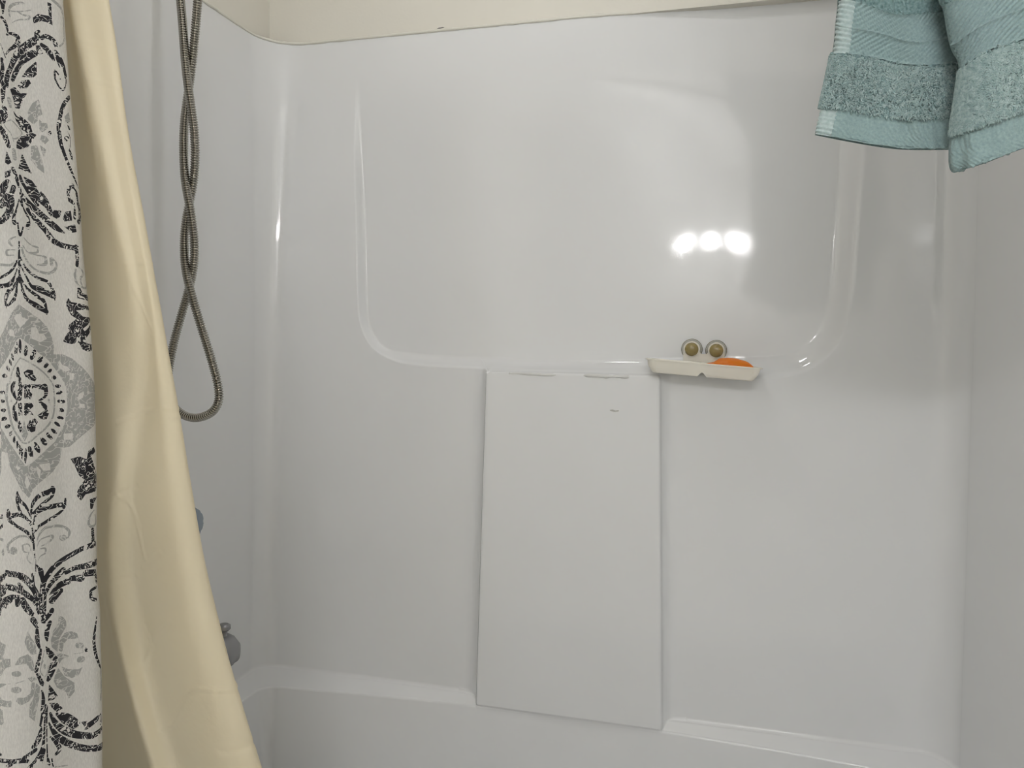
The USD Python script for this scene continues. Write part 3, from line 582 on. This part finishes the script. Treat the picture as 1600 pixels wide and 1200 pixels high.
TOWEL_R= [[[0.1841, 0.738, 1.4994], [0.1958, 0.724, 1.5021], [0.2167, 0.716, 1.5113], [0.2415, 0.722, 1.5216], [0.2977, 0.728, 1.5329], [0.4531, 0.735, 1.5216]], [[0.1886, 0.738, 1.4731], [0.1969, 0.724, 1.4732], [0.2179, 0.716, 1.4819], [0.2428, 0.722, 1.4908], [0.2991, 0.728, 1.5026], [0.4546, 0.735, 1.4952]], [[0.1963, 0.738, 1.439], [0.203, 0.724, 1.4394], [0.217, 0.716, 1.4465], [0.2442, 0.722, 1.4577], [0.3005, 0.728, 1.4711], [0.4563, 0.735, 1.4639]], [[0.2036, 0.738, 1.4168], [0.2068, 0.724, 1.418], [0.2211, 0.716, 1.4254], [0.2452, 0.722, 1.4329], [0.3018, 0.728, 1.444], [0.4576, 0.735, 1.4397]], [[0.1988, 0.738, 1.3607], [0.2061, 0.724, 1.3603], [0.2226, 0.716, 1.3639], [0.2477, 0.722, 1.3735], [0.3044, 0.728, 1.385], [0.4607, 0.735, 1.3837]], [[0.2074, 0.738, 1.3324], [0.2096, 0.724, 1.3329], [0.2214, 0.716, 1.3368], [0.2488, 0.722, 1.3473], [0.3057, 0.728, 1.3567], [0.4622, 0.735, 1.3569]]]
CREASES=[([[-0.7561, 1.0665], [-0.7135, 1.083], [-0.6748, 1.0901], [-0.6663, 1.0879]], 0.0013, 0.0028), ([[-0.6655, 1.0766], [-0.6455, 1.0854]], 0.0012, 0.0025), ([[-0.7786, 0.9607], [-0.7611, 0.9704], [-0.7376, 0.9813]], -0.0016, 0.003), ([[-0.755, 0.9665], [-0.7456, 0.9225], [-0.7382, 0.8758]], 0.0012, 0.003), ([[-0.7621, 0.9686], [-0.7482, 0.9481], [-0.7405, 0.9229]], 0.001, 0.0025), ([[-0.7452, 0.8619], [-0.7053, 0.8922]], 0.001, 0.003), ([[-0.8, 0.8422], [-0.7633, 0.8474]], -0.0013, 0.003), ([[-0.7528, 0.7632], [-0.7468, 0.7459], [-0.7716, 0.7067]], 0.0022, 0.0035), ([[-0.7467, 0.7495], [-0.734, 0.7653], [-0.7008, 0.7921]], 0.0016, 0.003), ([[-0.7547, 0.7764], [-0.7509, 0.7499]], -0.0016, 0.0025), ([[-0.7488, 0.6122], [-0.7252, 0.6304], [-0.7018, 0.6613], [-0.6839, 0.691], [-0.6653, 0.7006], [-0.644, 0.7034], [-0.6079, 0.6982]], 0.002, 0.003), ([[-0.6407, 0.6083], [-0.5925, 0.6156]], -0.0014, 0.005), ([[-0.7667, 1.2715], [-0.7162, 1.2724], [-0.6725, 1.2741]], 0.0006, 0.002), ([[-0.7051, 1.2427], [-0.6942, 1.2092], [-0.685, 1.1916]], 0.0008, 0.003), ([[-0.7789, 1.5539], [-0.7499, 1.5466]], 0.0007, 0.002), ([[-0.7701, 1.5058], [-0.7155, 1.4893]], 0.0007, 0.002), ([[-0.7439, 1.4527], [-0.7067, 1.4465]], 0.0006, 0.002), ([[-0.8332, 0.6126], [-0.8047, 0.6472]], -0.001, 0.003), ([[-0.8168, 0.5832], [-0.8086, 0.6084], [-0.8174, 0.5495]], 0.001, 0.003)]

# ------------------------------------------------------------------ shower hose, hand shower, spout, valve
h3 = np.array(HOSE); A0, B0 = h3[0], h3[-1]
h3 = np.vstack([A0+[-.004, 0, .16], A0+[-.008, 0, .075], h3, B0+[.004, 0, .06], B0+[-.002, 0, .13]])
hl = np.r_[0, np.cumsum(np.linalg.norm(np.diff(h3, axis=0), axis=1))]
RIB = .0044; n_ = int(hl[-1]/RIB)*6; tt = np.linspace(0, hl[-1], n_)
hp = CubicSpline(hl, h3)(tt)
ph = (tt/RIB) % 1.0
rad = .0080-.0026*np.exp(-((ph-.5)/.19)**2)
hs = thing('shower_hose', 'ribbed metal shower hose hanging twisted in a loop', 'hose', tuple(hp[len(hp)//2]))
obj('hose', sweep(hp, rad, 16), M['steel'], hs, smooth=True)
for e in (0, -1):
    z0 = hp[e]; obj('hose_nut', lathe([(0, -.012), (.0105, -.012), (.012, -.004), (.012, .012), (.0095, .02), (0, .02)], 'z', z0, 24), M['chrome'], hs)
ends = [hp[0], hp[-1]]
sh = thing('hand_shower', 'chrome hand shower in its wall bracket above the hose', 'shower head', (XL, 1.2, 2.02))
a, b_ = ends
obj('flange', lathe([(0, 0), (.034, 0), (.032, .008), (.014, .014), (0, .014)], 'x', (XL-.003, 1.2, 2.06), 32), M['chrome'], sh)
arm = CubicSpline([0, 1, 2, 3], np.array([(XL+.003, 1.2, 2.06), (XL+.04, 1.2, 2.065), (b_[0]-.002, 1.2, 2.045), (b_[0], b_[1], b_[2]+.02)]))(np.linspace(0, 3, 40))
obj('arm', sweep(arm, .0105, 16), M['chrome'], sh, smooth=True)
hd = CubicSpline([0, 1, 2], np.array([a+[0, 0, .02], a+[.015, -.005, .12], a+[.075, -.012, .20]]))(np.linspace(0, 2, 30))
obj('handle', sweep(hd, np.linspace(.011, .016, 30), 16), M['chrome'], sh, smooth=True)
hx = lathe([(0, -.01), (.045, -.01), (.052, 0), (.048, .016), (.02, .03), (0, .034)], 'z', (0, 0, 0), 40); hx.apply_transform(trimesh.transformations.rotation_matrix(-.6, [0, 1, 0])); hx.apply_translation(hd[-1]+[.02, 0, -.004]); obj('spray_head', hx, M['chrome'], sh)
br_ = obj('bracket', rbox(.05, .03, .022, .008, (a[0]+.006, a[1]-.002, a[2]+.05)), M['chrome'], sh)
obj('bracket_link', cat(box(a[0], b_[0], a[1]-.008, a[1]+.008, a[2]+.044, a[2]+.056)), M['chrome'], br_)

sp_ = thing('tub_spout', 'grey tub spout with a diverter knob, half hidden by the liner', 'spout', (XL, 1.2, .61))
secs = []
for x, zc, hz, wy in [(-1.002, .615, .030, .030), (-.955, .615, .030, .030), (-.905, .612, .0285, .029), (-.872, .609, .026, .028), (-.850, .605, .0235, .026), (-.838, .600, .018, .022), (-.833, .594, .011, .013)]:
    q = np.linspace(0, 2*np.pi, 25)[:-1]; sc = np.stack([np.full(24, x), 1.2+wy*np.sign(np.cos(q))*np.abs(np.cos(q))**.75, zc+hz*np.sign(np.sin(q))*np.abs(np.sin(q))**.75], 1); secs.append(sc)
body = np.vstack(secs+[[[-.833, 1.2, .594]]]); i, j = np.meshgrid(np.arange(6), np.arange(24), indexing='ij'); qd = np.stack([i*24+j, i*24+(j+1) % 24, (i+1)*24+(j+1) % 24, (i+1)*24+j], -1).reshape(-1, 4)
fc = np.vstack([qd[:, [0, 1, 2]], qd[:, [0, 2, 3]], [[144+j, 144+(j+1) % 24, 168] for j in range(24)]]); bm = trimesh.Trimesh(body, fc, process=False); bm.fix_normals()
obj('body', bm, M['nickel'], sp_, smooth=50)
obj('outlet', lathe([(.0, -.014), (.0165, -.014), (.019, -.008), (.021, .015), (0, .015)], 'z', (-.857, 1.2, .590), 28), M['nickel'], sp_)
obj('diverter_knob', lathe([(0, 0), (.0055, 0), (.005, .012), (.009, .015), (.012, .018), (.0118, .024), (.008, .027), (0, .028)], 'z', (-.858, 1.2, .625), 24), M['nickel'], sp_)
va = thing('shower_valve', 'blue grey shower valve knob on the end wall behind the liner', 'valve', (XL, 1.2, .835))
obj('escutcheon', lathe([(0, -.002), (.078, -.002), (.077, .005), (.06, .011), (.03, .016), (0, .016)], 'x', (XL, 1.2, .835), 40), M['nickel'], va)
kn = lathe([(0, .012), (.020, .012), (.022, .03), (.028, .037), (.032, .047), (.032, .069), (.028, .079), (.013, .083), (0, .0835)], 'x', (XL, 1.2, .835), 36)
v = np.array(kn.vertices); ang = np.arctan2(v[:, 2]-.835, v[:, 1]-1.2); r_ = np.hypot(v[:, 2]-.835, v[:, 1]-1.2); f_ = 1-.05*(np.cos(ang*9) > .3)*(r_ > .02); v[:, 1] = 1.2+(v[:, 1]-1.2)*f_; v[:, 2] = .835+(v[:, 2]-.835)*f_
obj('knob', trimesh.Trimesh(v, kn.faces, process=False), M['blue_grey'], va)

# ------------------------------------------------------------------ shower rod and rings
ROD_Y, ROD_Z = .765, 1.985
rd = thing('shower_rod', 'straight shower rod spanning the tub above the curtain', 'rod', (0, ROD_Y, ROD_Z))
rx = np.linspace(XL-.003, XR+.085, 30); obj('rod', sweep(np.stack([rx, 0*rx+ROD_Y, 0*rx+ROD_Z], 1), .0125, 20), M['chrome'], rd, smooth=True)
for x, s in ((XL-.003, 1), (XR+.085, -1)):
    f_ = lathe([(0, 0), (.03, 0), (.028, .01), (.0135, .018), (0, .018)], 'x', (0, 0, 0), 28); f_.apply_scale([s, 1, 1]); f_.apply_translation([x, ROD_Y, ROD_Z]); f_.fix_normals(); obj('flange', f_, M['chrome'], rd)
for x in (-.815, -.85, -.88, -.91, -.945, -.975):
    a_ = np.linspace(0, 2*np.pi, 28); obj('ring', sweep(np.stack([x+.004*np.cos(a_), ROD_Y+.024*np.sin(a_), ROD_Z-.010-.026*np.cos(a_)], 1), .0022, 8), M['chrome'], rd, smooth=True)

# ------------------------------------------------------------------ printed curtain
pl = np.array(CURTAIN_PLAN); cl = np.r_[0, np.cumsum(np.linalg.norm(np.diff(pl, axis=0), axis=1))]; cl -= cl[CURTAIN_S0]
CX, CY = CubicSpline(cl, pl[:, 0]), CubicSpline(cl, pl[:, 1]); ln = np.array(CURTAIN_LEAN); LEAN = PchipInterpolator(ln[:, 0], ln[:, 1])
inks = {'D': [], 'G': [], 'E': []}
for line in PRINT.split('\n'):
    k, pts = line[:2], [tuple(int(t)*1e-4 for t in p.split(',')) for p in line[3:].split()]
    if k[1] == 'p':
        g = Polygon([p[:2] for p in pts]).buffer(0)
    else:
        p = np.array(pts); c = np.r_[0, np.cumsum(np.hypot(*np.diff(p[:, :2], axis=0).T))]; c += np.arange(len(c))*1e-7
        n = max(3, int(c[-1]/.002)); q = np.linspace(0, c[-1], n)
        xy = np.stack([(PchipInterpolator(c, p[:, k_])(q) if len(c) > 2 else np.interp(q, c, p[:, k_])) for k_ in (0, 1)], 1); w = np.interp(q, c, p[:, 2])
        segs = [LineString([Point(*xy[i]), Point(*xy[i+1])]).buffer(max(w[i], w[i+1])/2*.98, cap_style='round', quad_segs=3) for i in range(n-1)]
        g = unary_union(segs)
    inks[k[0]].append(g)
dark = unary_union(inks['D']); erase = unary_union(inks['E']); grey = unary_union(inks['G']).difference(erase).union(unary_union([g for g in inks['G'] if g.within(erase.buffer(.0005)) or g.intersection(erase).area > .6*g.area])).difference(dark.buffer(.0004))
def signed(shape, x, y):
    pts = shapely.points(x, y); b = shape.boundary
    parts = list(getattr(b, 'geoms', [b])); segs = np.concatenate([np.stack([np.array(l.coords)[:-1], np.array(l.coords)[1:]], 1) for l in parts])
    tree = shapely.STRtree(shapely.linestrings(segs)); ids = tree.query_nearest(pts, return_distance=True, all_matches=False)
    d = np.full(len(pts), .02); d[ids[0][0]] = ids[1]
    shapely.prepare(shape); return np.where(shapely.contains(shape, pts), d, -d)
sg, zg = np.arange(-.03, .1201, .0009), np.arange(.60, 1.6301, .0009)
sm_, zm_ = np.meshgrid(sg, zg); SD = signed(dark, sm_.ravel(), zm_.ravel()).reshape(sm_.shape); SG = signed(grey, sm_.ravel(), zm_.ravel()).reshape(sm_.shape)
from scipy.interpolate import RegularGridInterpolator
FD, FG = RegularGridInterpolator((zg, sg), SD, bounds_error=False, fill_value=-.01), RegularGridInterpolator((zg, sg), SG, bounds_error=False, fill_value=-.01)
cs = np.r_[np.arange(cl[0], -.012, .005), np.arange(-.012, .115, .0009), np.arange(.115, cl[-1], .006), cl[-1]]
cz = np.r_[np.arange(.12, .60, .012), np.arange(.60, 1.63, .0009), np.arange(1.63, 1.93, .012), 1.935]
S_, Z_ = np.meshgrid(cs, cz)
lean = LEAN(np.clip(Z_, ln[0, 0], ln[-1, 0])); CXv, CYv = CX(S_)+lean, CY(S_)
gath = np.clip((Z_-1.6)/.36, 0, 1)**1.5; CYv = CYv*(1-gath*.55)+ROD_Y*gath*.55
# soft vertical ripple that shows towards the top, and slack of hanging cloth
rip = np.clip((Z_-1.1)/.45, 0, 1); CXv += rip*.0022*np.exp(-((S_-.040)/.012)**2)-rip*.0015*np.exp(-((S_-.066)/.010)**2)
nz = (meshkit.noise(np.stack([S_*28, Z_*7, 0*S_], -1), 6)-.5)*.004; CXv += nz; CYv += nz*.6
Sf = np.where(S_ > .112, np.abs((S_-.112) % .18-.09)+.012, np.where(S_ < -.03, -.03, S_))
Zf = np.where(Z_ < .605, Z_+.665, np.where(Z_ > 1.625, Z_-.665, Z_))
q = np.stack([Zf, Sf], -1).reshape(-1, 2)
cur = obj('shower_curtain', (np.stack([CXv, CYv, Z_], -1).reshape(-1, 3), grid_faces(len(cz), len(cs))), M['curtain'], None, True, dict(dark_print=FD(q), grey_print=FG(q)))
tag(cur, 'white shower curtain with black and grey damask print at the left', 'curtain')

# ------------------------------------------------------------------ cream liner
LG = np.array(LINER).transpose(1, 0, 2)                      # rows down, columns across
top1 = LG[0].copy(); top1[:, 2] = 1.75; top1[:, 1] = .795+(LG[0][:, 1]-.83)*.5; top1[:, 0] -= .012
top2 = top1.copy(); top2[:, 2] = 1.935; top2[:, 1] = .775+(LG[0][:, 1]-.83)*.3; top2[:, 0] -= .01
b1 = LG[-1].copy(); b1[:, 2] -= .16; b1[:, 1] += .035; b1[:, 0] += np.linspace(.0, .03, 7)
b2 = b1.copy(); b2[:, 2] -= .20; b2[:, 1] += .03; b2[:, 0] += np.linspace(0, .03, 7)
LG = np.concatenate([[top2, top1], LG, [b1, b2]])
rv = np.array([0, 1, 2.2, 3, 4, 5, 6, 7, 8, 9, 10, 11.0, 12.2])
A1 = CubicSpline(rv, LG, axis=0)(np.r_[np.arange(0, 2, .05), np.arange(2, 10.6, .022), np.arange(10.6, 12.21, .05)])
u = np.arange(7); A2 = np.stack([PchipInterpolator(u, A1[:, :, k], axis=1)(np.linspace(0, 6, 181)) for k in range(3)], -1)
# round the pchip creases a little
from scipy.ndimage import gaussian_filter1d
A2 = gaussian_filter1d(A2, 5.0, axis=1, mode='nearest')
nr, nc = A2.shape[:2]
def normals(G):
    du = np.gradient(G, axis=1); dv = np.gradient(G, axis=0); n = np.cross(du, dv); return n/np.maximum(np.linalg.norm(n, axis=2, keepdims=True), 1e-12)
NL = normals(A2); NL *= np.sign(-NL[..., 1:2].mean())
disp = (meshkit.noise(np.stack([A2[..., 0]*26, A2[..., 1]*10, A2[..., 2]*9], -1), 11)-.5)*.0035
for (pts, amp, wd) in CREASES:
    pts = np.array(pts); d = np.full((nr, nc), 9.0); xz = A2[..., [0, 2]]
    for a, b in zip(pts[:-1], pts[1:]):
        ab = b-a; t = np.clip(((xz-a)@ab)/(ab@ab), 0, 1); d = np.minimum(d, np.linalg.norm(xz-(a+t[..., None]*ab), axis=-1))
    disp += amp*(np.exp(-(d/wd)**2)-.35*np.exp(-(d/(2.4*wd))**2))
A2 = A2+NL*disp[..., None]
lin = obj('shower_liner', (A2.reshape(-1, 3), grid_faces(nr, nc)), M['liner'], None, True)
tag(lin, 'cream vinyl shower liner hanging inside the tub beside the printed curtain', 'curtain liner')

# ------------------------------------------------------------------ towel over the rod
tw = thing('bath_towel', 'teal terry towel draped over the rod at upper right', 'towel', (.25, .76, 1.35))
def cloth_patch(ctrl, rowsub, colsub):
    C = np.array(ctrl); top_a = C[0].copy(); top_a[:, 2] = 1.80; top_a[:, 1] = .5*top_a[:, 1]+.5*.752; top_b = top_a.copy(); top_b[:, 2] = ROD_Z+.004; top_b[:, 1] = ROD_Y-.0175
    full = np.concatenate([[top_b, top_a], C]); rvv = np.array([-4.0, -1.5, 0, 1, 2, 3, 4, 5])
    f1 = CubicSpline(rvv, full, axis=0); nC = C.shape[1]; f2 = lambda r: CubicSpline(np.arange(nC), f1(r), axis=1)
    return f1, f2, nC
def make_layer(ctrl, selv, wrap, seed, coarse=.0008):
    f1, f2, nC = cloth_patch(ctrl, 0, 0)
    width = np.linalg.norm(np.diff(f1(3.0), axis=0), axis=1).sum(); nu = int(width/coarse); U = np.linspace(0, nC-1, nu)
    def sheet(r0_, r1_, n=None):
        L_ = np.linalg.norm(f1(r1_)-f1(r0_), axis=1).mean(); n = n or max(6, int(L_/coarse)); rr = np.linspace(r0_, r1_, n)
        return np.array([CubicSpline(np.arange(nC), f1(r), axis=0)(U) for r in rr]), rr
    widths = np.r_[0, np.cumsum(np.linalg.norm(np.diff(f1(3.0), axis=0), axis=1))]; a_m = np.interp(U, np.arange(nC), widths)
    def emit(name, G, hgt, m, cols=slice(None)):
        n = normals(G); n *= np.sign(-n[..., 1:2].mean()); G2 = (G+n*hgt[..., None])[:, cols]
        return obj(name, (G2.reshape(-1, 3), grid_faces(G2.shape[0], G2.shape[1])), m, tw, True)
    def b_m(G): return np.r_[0, np.cumsum(np.linalg.norm(np.diff(G, axis=0), axis=2).mean(1))]
    ks = int(np.searchsorted(a_m, selv))
    def terry(G, s_):
        b = b_m(G); Q = np.stack([np.broadcast_to(a_m, G.shape[:2])*620, np.broadcast_to(b[:, None], G.shape[:2])*520, np.zeros(G.shape[:2])], -1)
        return .0012+.0026*(meshkit.noise(Q, s_)-.5)+.0016*(meshkit.noise(Q*.3, s_+1)-.5)
    def twill(G, per=.0046, amp=.0007):
        b = b_m(G); q_ = (a_m[None, :]*.75+b[:, None]*1.0)*2*np.pi/per; return amp*np.sin(q_)*(1+.35*np.sin(a_m[None, :]*2*np.pi/.0021))
    def edgepipe(G, h, top, bot):
        b = b_m(G)[:, None]
        if top: h = h+.0016*np.exp(-(b/.0014)**2)
        if bot: h = h+.0016*np.exp(-((b[-1]-b)/.0014)**2)
        return h
    def selvage(G):
        b = b_m(G); return .0007*np.sin(b[:, None]*2*np.pi/.0042)+.0004*np.cos(np.pi*(a_m[None, :]-selv*.5)/selv)
    G, _ = sheet(-4.0, 0, 90); obj('upper_pile', (G.reshape(-1, 3), grid_faces(*G.shape[:2])), M['pile'], tw, True)
    G, _ = sheet(0, 1); emit('pile_band', G, terry(G, seed), M['pile'])
    for a, b in ((1, 2), (2, 3)):
        G, _ = sheet(a, b); emit('dobby_band', G, edgepipe(G, twill(G), True, True), M['dobby'], slice(max(ks-1, 0), None))
        if selv > 0: emit('selvage', G, selvage(G), M['selvage'], slice(0, ks+1))
    G, _ = sheet(3, 4); pile = emit('lower_pile', G, terry(G, seed+3), M['pile']); GP = G
    G, _ = sheet(4, 5); bb = b_m(G)[:, None]; rip_ = .0011*np.sin(a_m[None, :]*2*np.pi/.021+2*np.sin(a_m[None, :]*70))*np.clip(bb/.008, 0, 1)+.0005*np.sin(bb*2*np.pi/.0024)*np.sin(a_m[None, :]*2*np.pi/.0040+bb*900)+.0003*(meshkit.noise(np.stack([np.broadcast_to(a_m, G.shape[:2])*900, np.broadcast_to(bb, G.shape[:2])*900, 0*G[..., 0]], -1), 3)-.5)
    emit('hem', G, edgepipe(G, rip_, True, True), M['dobby'], slice(max(ks-1, 0), None))
    if selv > 0: emit('selvage', G, selvage(G), M['selvage'], slice(0, ks+1))
    # back face of the same thickness
    G, _ = sheet(-4.0, 5, 120); G = G[:, ::6]; n = normals(G); n *= np.sign(-n[..., 1:2].mean()); Gb = G+np.array([0, .0055, 0]); r_ = np.concatenate([G[:, :1], Gb, G[:, -1:]], 1)
    r_ = np.concatenate([r_, np.concatenate([G[-1:, :1], G[-1:], G[-1:, -1:]], 1)], 0)
    obj('back_face', (r_.reshape(-1, 3), grid_faces(*r_.shape[:2])), M['pile'], tw, True)
    # loops of the pile
    nl = int(seed*0+width*.07*1.0/(.0011**2)); rg = np.random.default_rng(seed)
    ii = rg.integers(2, GP.shape[0]-2, nl); jj = rg.integers(1, GP.shape[1]-1, nl)
    n = normals(GP); n *= np.sign(-n[..., 1:2].mean()); p = GP[ii, jj]; nn = n[ii, jj]; t1 = rg.normal(size=(nl, 3))+[0, 0, -1.2]; t1 -= nn*(t1*nn).sum(1)[:, None]; t1 /= np.linalg.norm(t1, axis=1)[:, None]
    L_ = rg.uniform(.0016, .0030, nl)[:, None]
    pts = np.stack([p, p+nn*.0022+t1*L_*.3, p+nn*.0028+t1*L_, p+nn*.0006+t1*L_*1.35], 1).reshape(-1, 3)-np.array([.25, .76, 1.35])
    path = numbered(str(tw.GetPath()), 'terry_loops'); c = UsdGeom.BasisCurves.Define(stage, path); c.CreateTypeAttr('cubic'); c.CreateBasisAttr('bspline'); c.CreateWrapAttr('pinned')
    c.CreatePointsAttr(Vt.Vec3fArray.FromNumpy(pts.astype(np.float32))); c.CreateCurveVertexCountsAttr(Vt.IntArray([4]*nl)); c.CreateWidthsAttr(Vt.FloatArray([.00065]*nl))
    c.GetWidthsAttr().Set(Vt.FloatArray([.00065])); c.SetWidthsInterpolation('constant')
    UsdShade.MaterialBindingAPI.Apply(c.GetPrim()).Bind(M['loop']); tag(c, kind='stuff')
make_layer(TOWEL_L, .016, True, 21)
make_layer(TOWEL_R, 0, False, 31)
# over the rod and down behind
xs_ = np.linspace(.112, .475, 60); a_ = np.linspace(0, np.pi, 16)
loop = [(ROD_Y-.0175*math.cos(t), ROD_Z+.004+.0165*math.sin(t)) for t in a_]+[(ROD_Y+.0185+.010*(1-math.exp(-(1.985-z)*4)), z) for z in np.linspace(1.96, 1.50, 40)]
lp = np.array(loop); G = np.zeros((len(lp), 60, 3)); G[..., 0] = xs_; G[..., 1] = lp[:, :1]+.003*np.sin(xs_*60)*np.clip((1.95-lp[:, 1:2])/.2, 0, 1); G[..., 2] = lp[:, 1:2]
n = normals(G); G2 = G+n*.005
rr = np.concatenate([G, G2[::-1]], 0); obj('rear_half', (rr.reshape(-1, 3), grid_faces(*rr.shape[:2])), M['pile'], tw, True)

# ------------------------------------------------------------------ soap dish with suction cups, soap
TILT = math.radians(3.9); DC = np.array([-.010, 1.519, 1.1465])
def tilt(v):
    c, s = math.cos(-TILT), math.sin(-TILT); v = np.asarray(v, float)
    return np.stack([v[:, 0]*c-v[:, 2]*s, v[:, 1], v[:, 0]*s+v[:, 2]*c], 1)+DC
def man(m): 
    q = m.to_mesh(); return trimesh.Trimesh(tilt(np.array(q.vert_properties)[:, :3]), np.array(q.tri_verts), process=False)
def rrect(cx, w, d, r, z, n=7):
    P = []
    for sx, sy, a0 in ((1, 1, 0), (-1, 1, 90), (-1, -1, 180), (1, -1, 270)):
        for a in np.linspace(a0, a0+90, n): P.append((cx+sx*(w/2-r)+r*math.cos(math.radians(a)), sy*(d/2-r)+r*math.sin(math.radians(a)), z))
    return P
MF = manifold3d.Manifold
def cup(cx, w, d, depth, off=0):
    return MF.hull_points(np.array(rrect(cx, w-2*off, d-2*off, .014-off*.5, 0.001 if off else 0)+rrect(cx, w-.006-2*off, d-.006-2*off, .013, -depth*.5+off)+rrect(cx, w-.020-2*off, d-.010-2*off, .012, -depth*.9+off)+rrect(cx, w-.028-2*off, d-.018-2*off, .010, -depth+off)))
W1 = .1065
outer = cup(0, 2*W1, .074, .0265)+MF.hull_points(np.array(rrect(0, 2*W1+.006, .080, .016, .0)+rrect(0, 2*W1+.006, .080, .016, -.0022)))
outer = outer-MF.hull_points(np.array([(sx*w_, sy*.06, z_) for sx in (-1, 1) for sy in (-1, 1) for w_, z_ in ((.0105, -.032), (.0085, -.0262), (.0022, -.0190), (.0005, -.0185))]))
inner = cup(-W1/2+.002, W1-.012, .074, .0262, .0022)+cup(W1/2-.002, W1-.012, .074, .0262, .0022)
dish = thing('soap_dish', 'cream plastic two compartment soap dish stuck under the back panel', 'soap dish', tuple(DC))
obj('tray', man(outer-inner), M['dish'], dish, smooth=35)
YW = float(wall_y(1.172))+.021
ccs = [(-.0335, 1.1725), (.0145, 1.1705)]
plate = unary_union([Point(x, z).buffer(.0165, 24) for x, z in ccs]+[Polygon([(-.050, 1.146), (.031, 1.141), (.031, 1.170), (-.050, 1.172)]).intersection(Polygon([(-.05, 1.13), (.031, 1.13), (.031, 1.167), (-.010, 1.163), (-.05, 1.170)]))]).buffer(.004).buffer(-.004)
for x, z in ccs: plate = plate.difference(Point(x, z).buffer(.0085, 20))
pm = trimesh.creation.extrude_polygon(plate, .003, engine='earcut'); v = np.array(pm.vertices); pm = trimesh.Trimesh(np.stack([v[:, 0], YW-.010-v[:, 2], v[:, 1]], 1), pm.faces, process=False); pm.fix_normals()
obj('back_plate', pm, M['dish'], dish, smooth=False)
obj('plate_foot', trimesh.util.concatenate([box(-.047, .028, 1.549, YW-.009, 1.1405, 1.1435)]), M['dish'], dish)
for x, z in ccs:
    sc = obj('suction_cup', lathe([(0, 0), (.0205, 0), (.0212, .0012), (.019, .0026), (.012, .0062), (.0075, .0085), (0, .0085)], '-y', (x, YW-.0002, z), 40), M['clear_plastic'], dish, smooth=40)
    kb = lathe([(0, .006), (.0078, .006), (.0078, .0135), (.0125, .0145), (.0135, .0165), (.0130, .0195), (.0105, .0218), (.0055, .0230), (0, .0232)], '-y', (x, YW, z), 40); v = np.array(kb.vertices)
    an = np.arctan2(v[:, 2]-z, v[:, 0]-x); rr_ = np.hypot(v[:, 2]-z, v[:, 0]-x); v[:, 1] += .0005*np.cos(an*16)*np.clip((rr_-.003)/.008, 0, 1)*(v[:, 1] < YW-.0165)
    obj('knob', trimesh.Trimesh(v, kb.faces, process=False), M['cup'], sc, smooth=40)
# soap: a worn lump with a thin tongue
so = trimesh.creation.icosphere(4, 1.0); v = np.array(so.vertices); x = v[:, 0]
prof_t = np.interp(x, [-1, -.75, -.5, -.3, .0, .4, .75, 1], [.05, .16, .36, .84, 1.0, 1.0, 1.0, .80])
v[:, 2] = np.where(v[:, 2] > 0, v[:, 2]*.0150*prof_t+.000, v[:, 2]*.016); v[:, 1] *= .020*np.interp(x, [-1, -.5, 0, 1], [.55, .75, 1, .9]); v[:, 0] = x*.0500+.0445
v[:, 2] += -.0012 + (meshkit.noise(v*90, 3)-.5)*.002
v[:, 2] = np.maximum(v[:, 2], -.0215); v[:, 2] = v[:, 2]+.0
soap = tag(obj('soap', trimesh.Trimesh(tilt(v), so.faces, process=False), M['soap'], None, True), 'worn orange bar of soap lying in the cream soap dish', 'soap')
for p in list(stage.Traverse()):
    if p.GetCustomDataByKey('_loc') is not None: p.ClearCustomDataByKey('_loc')
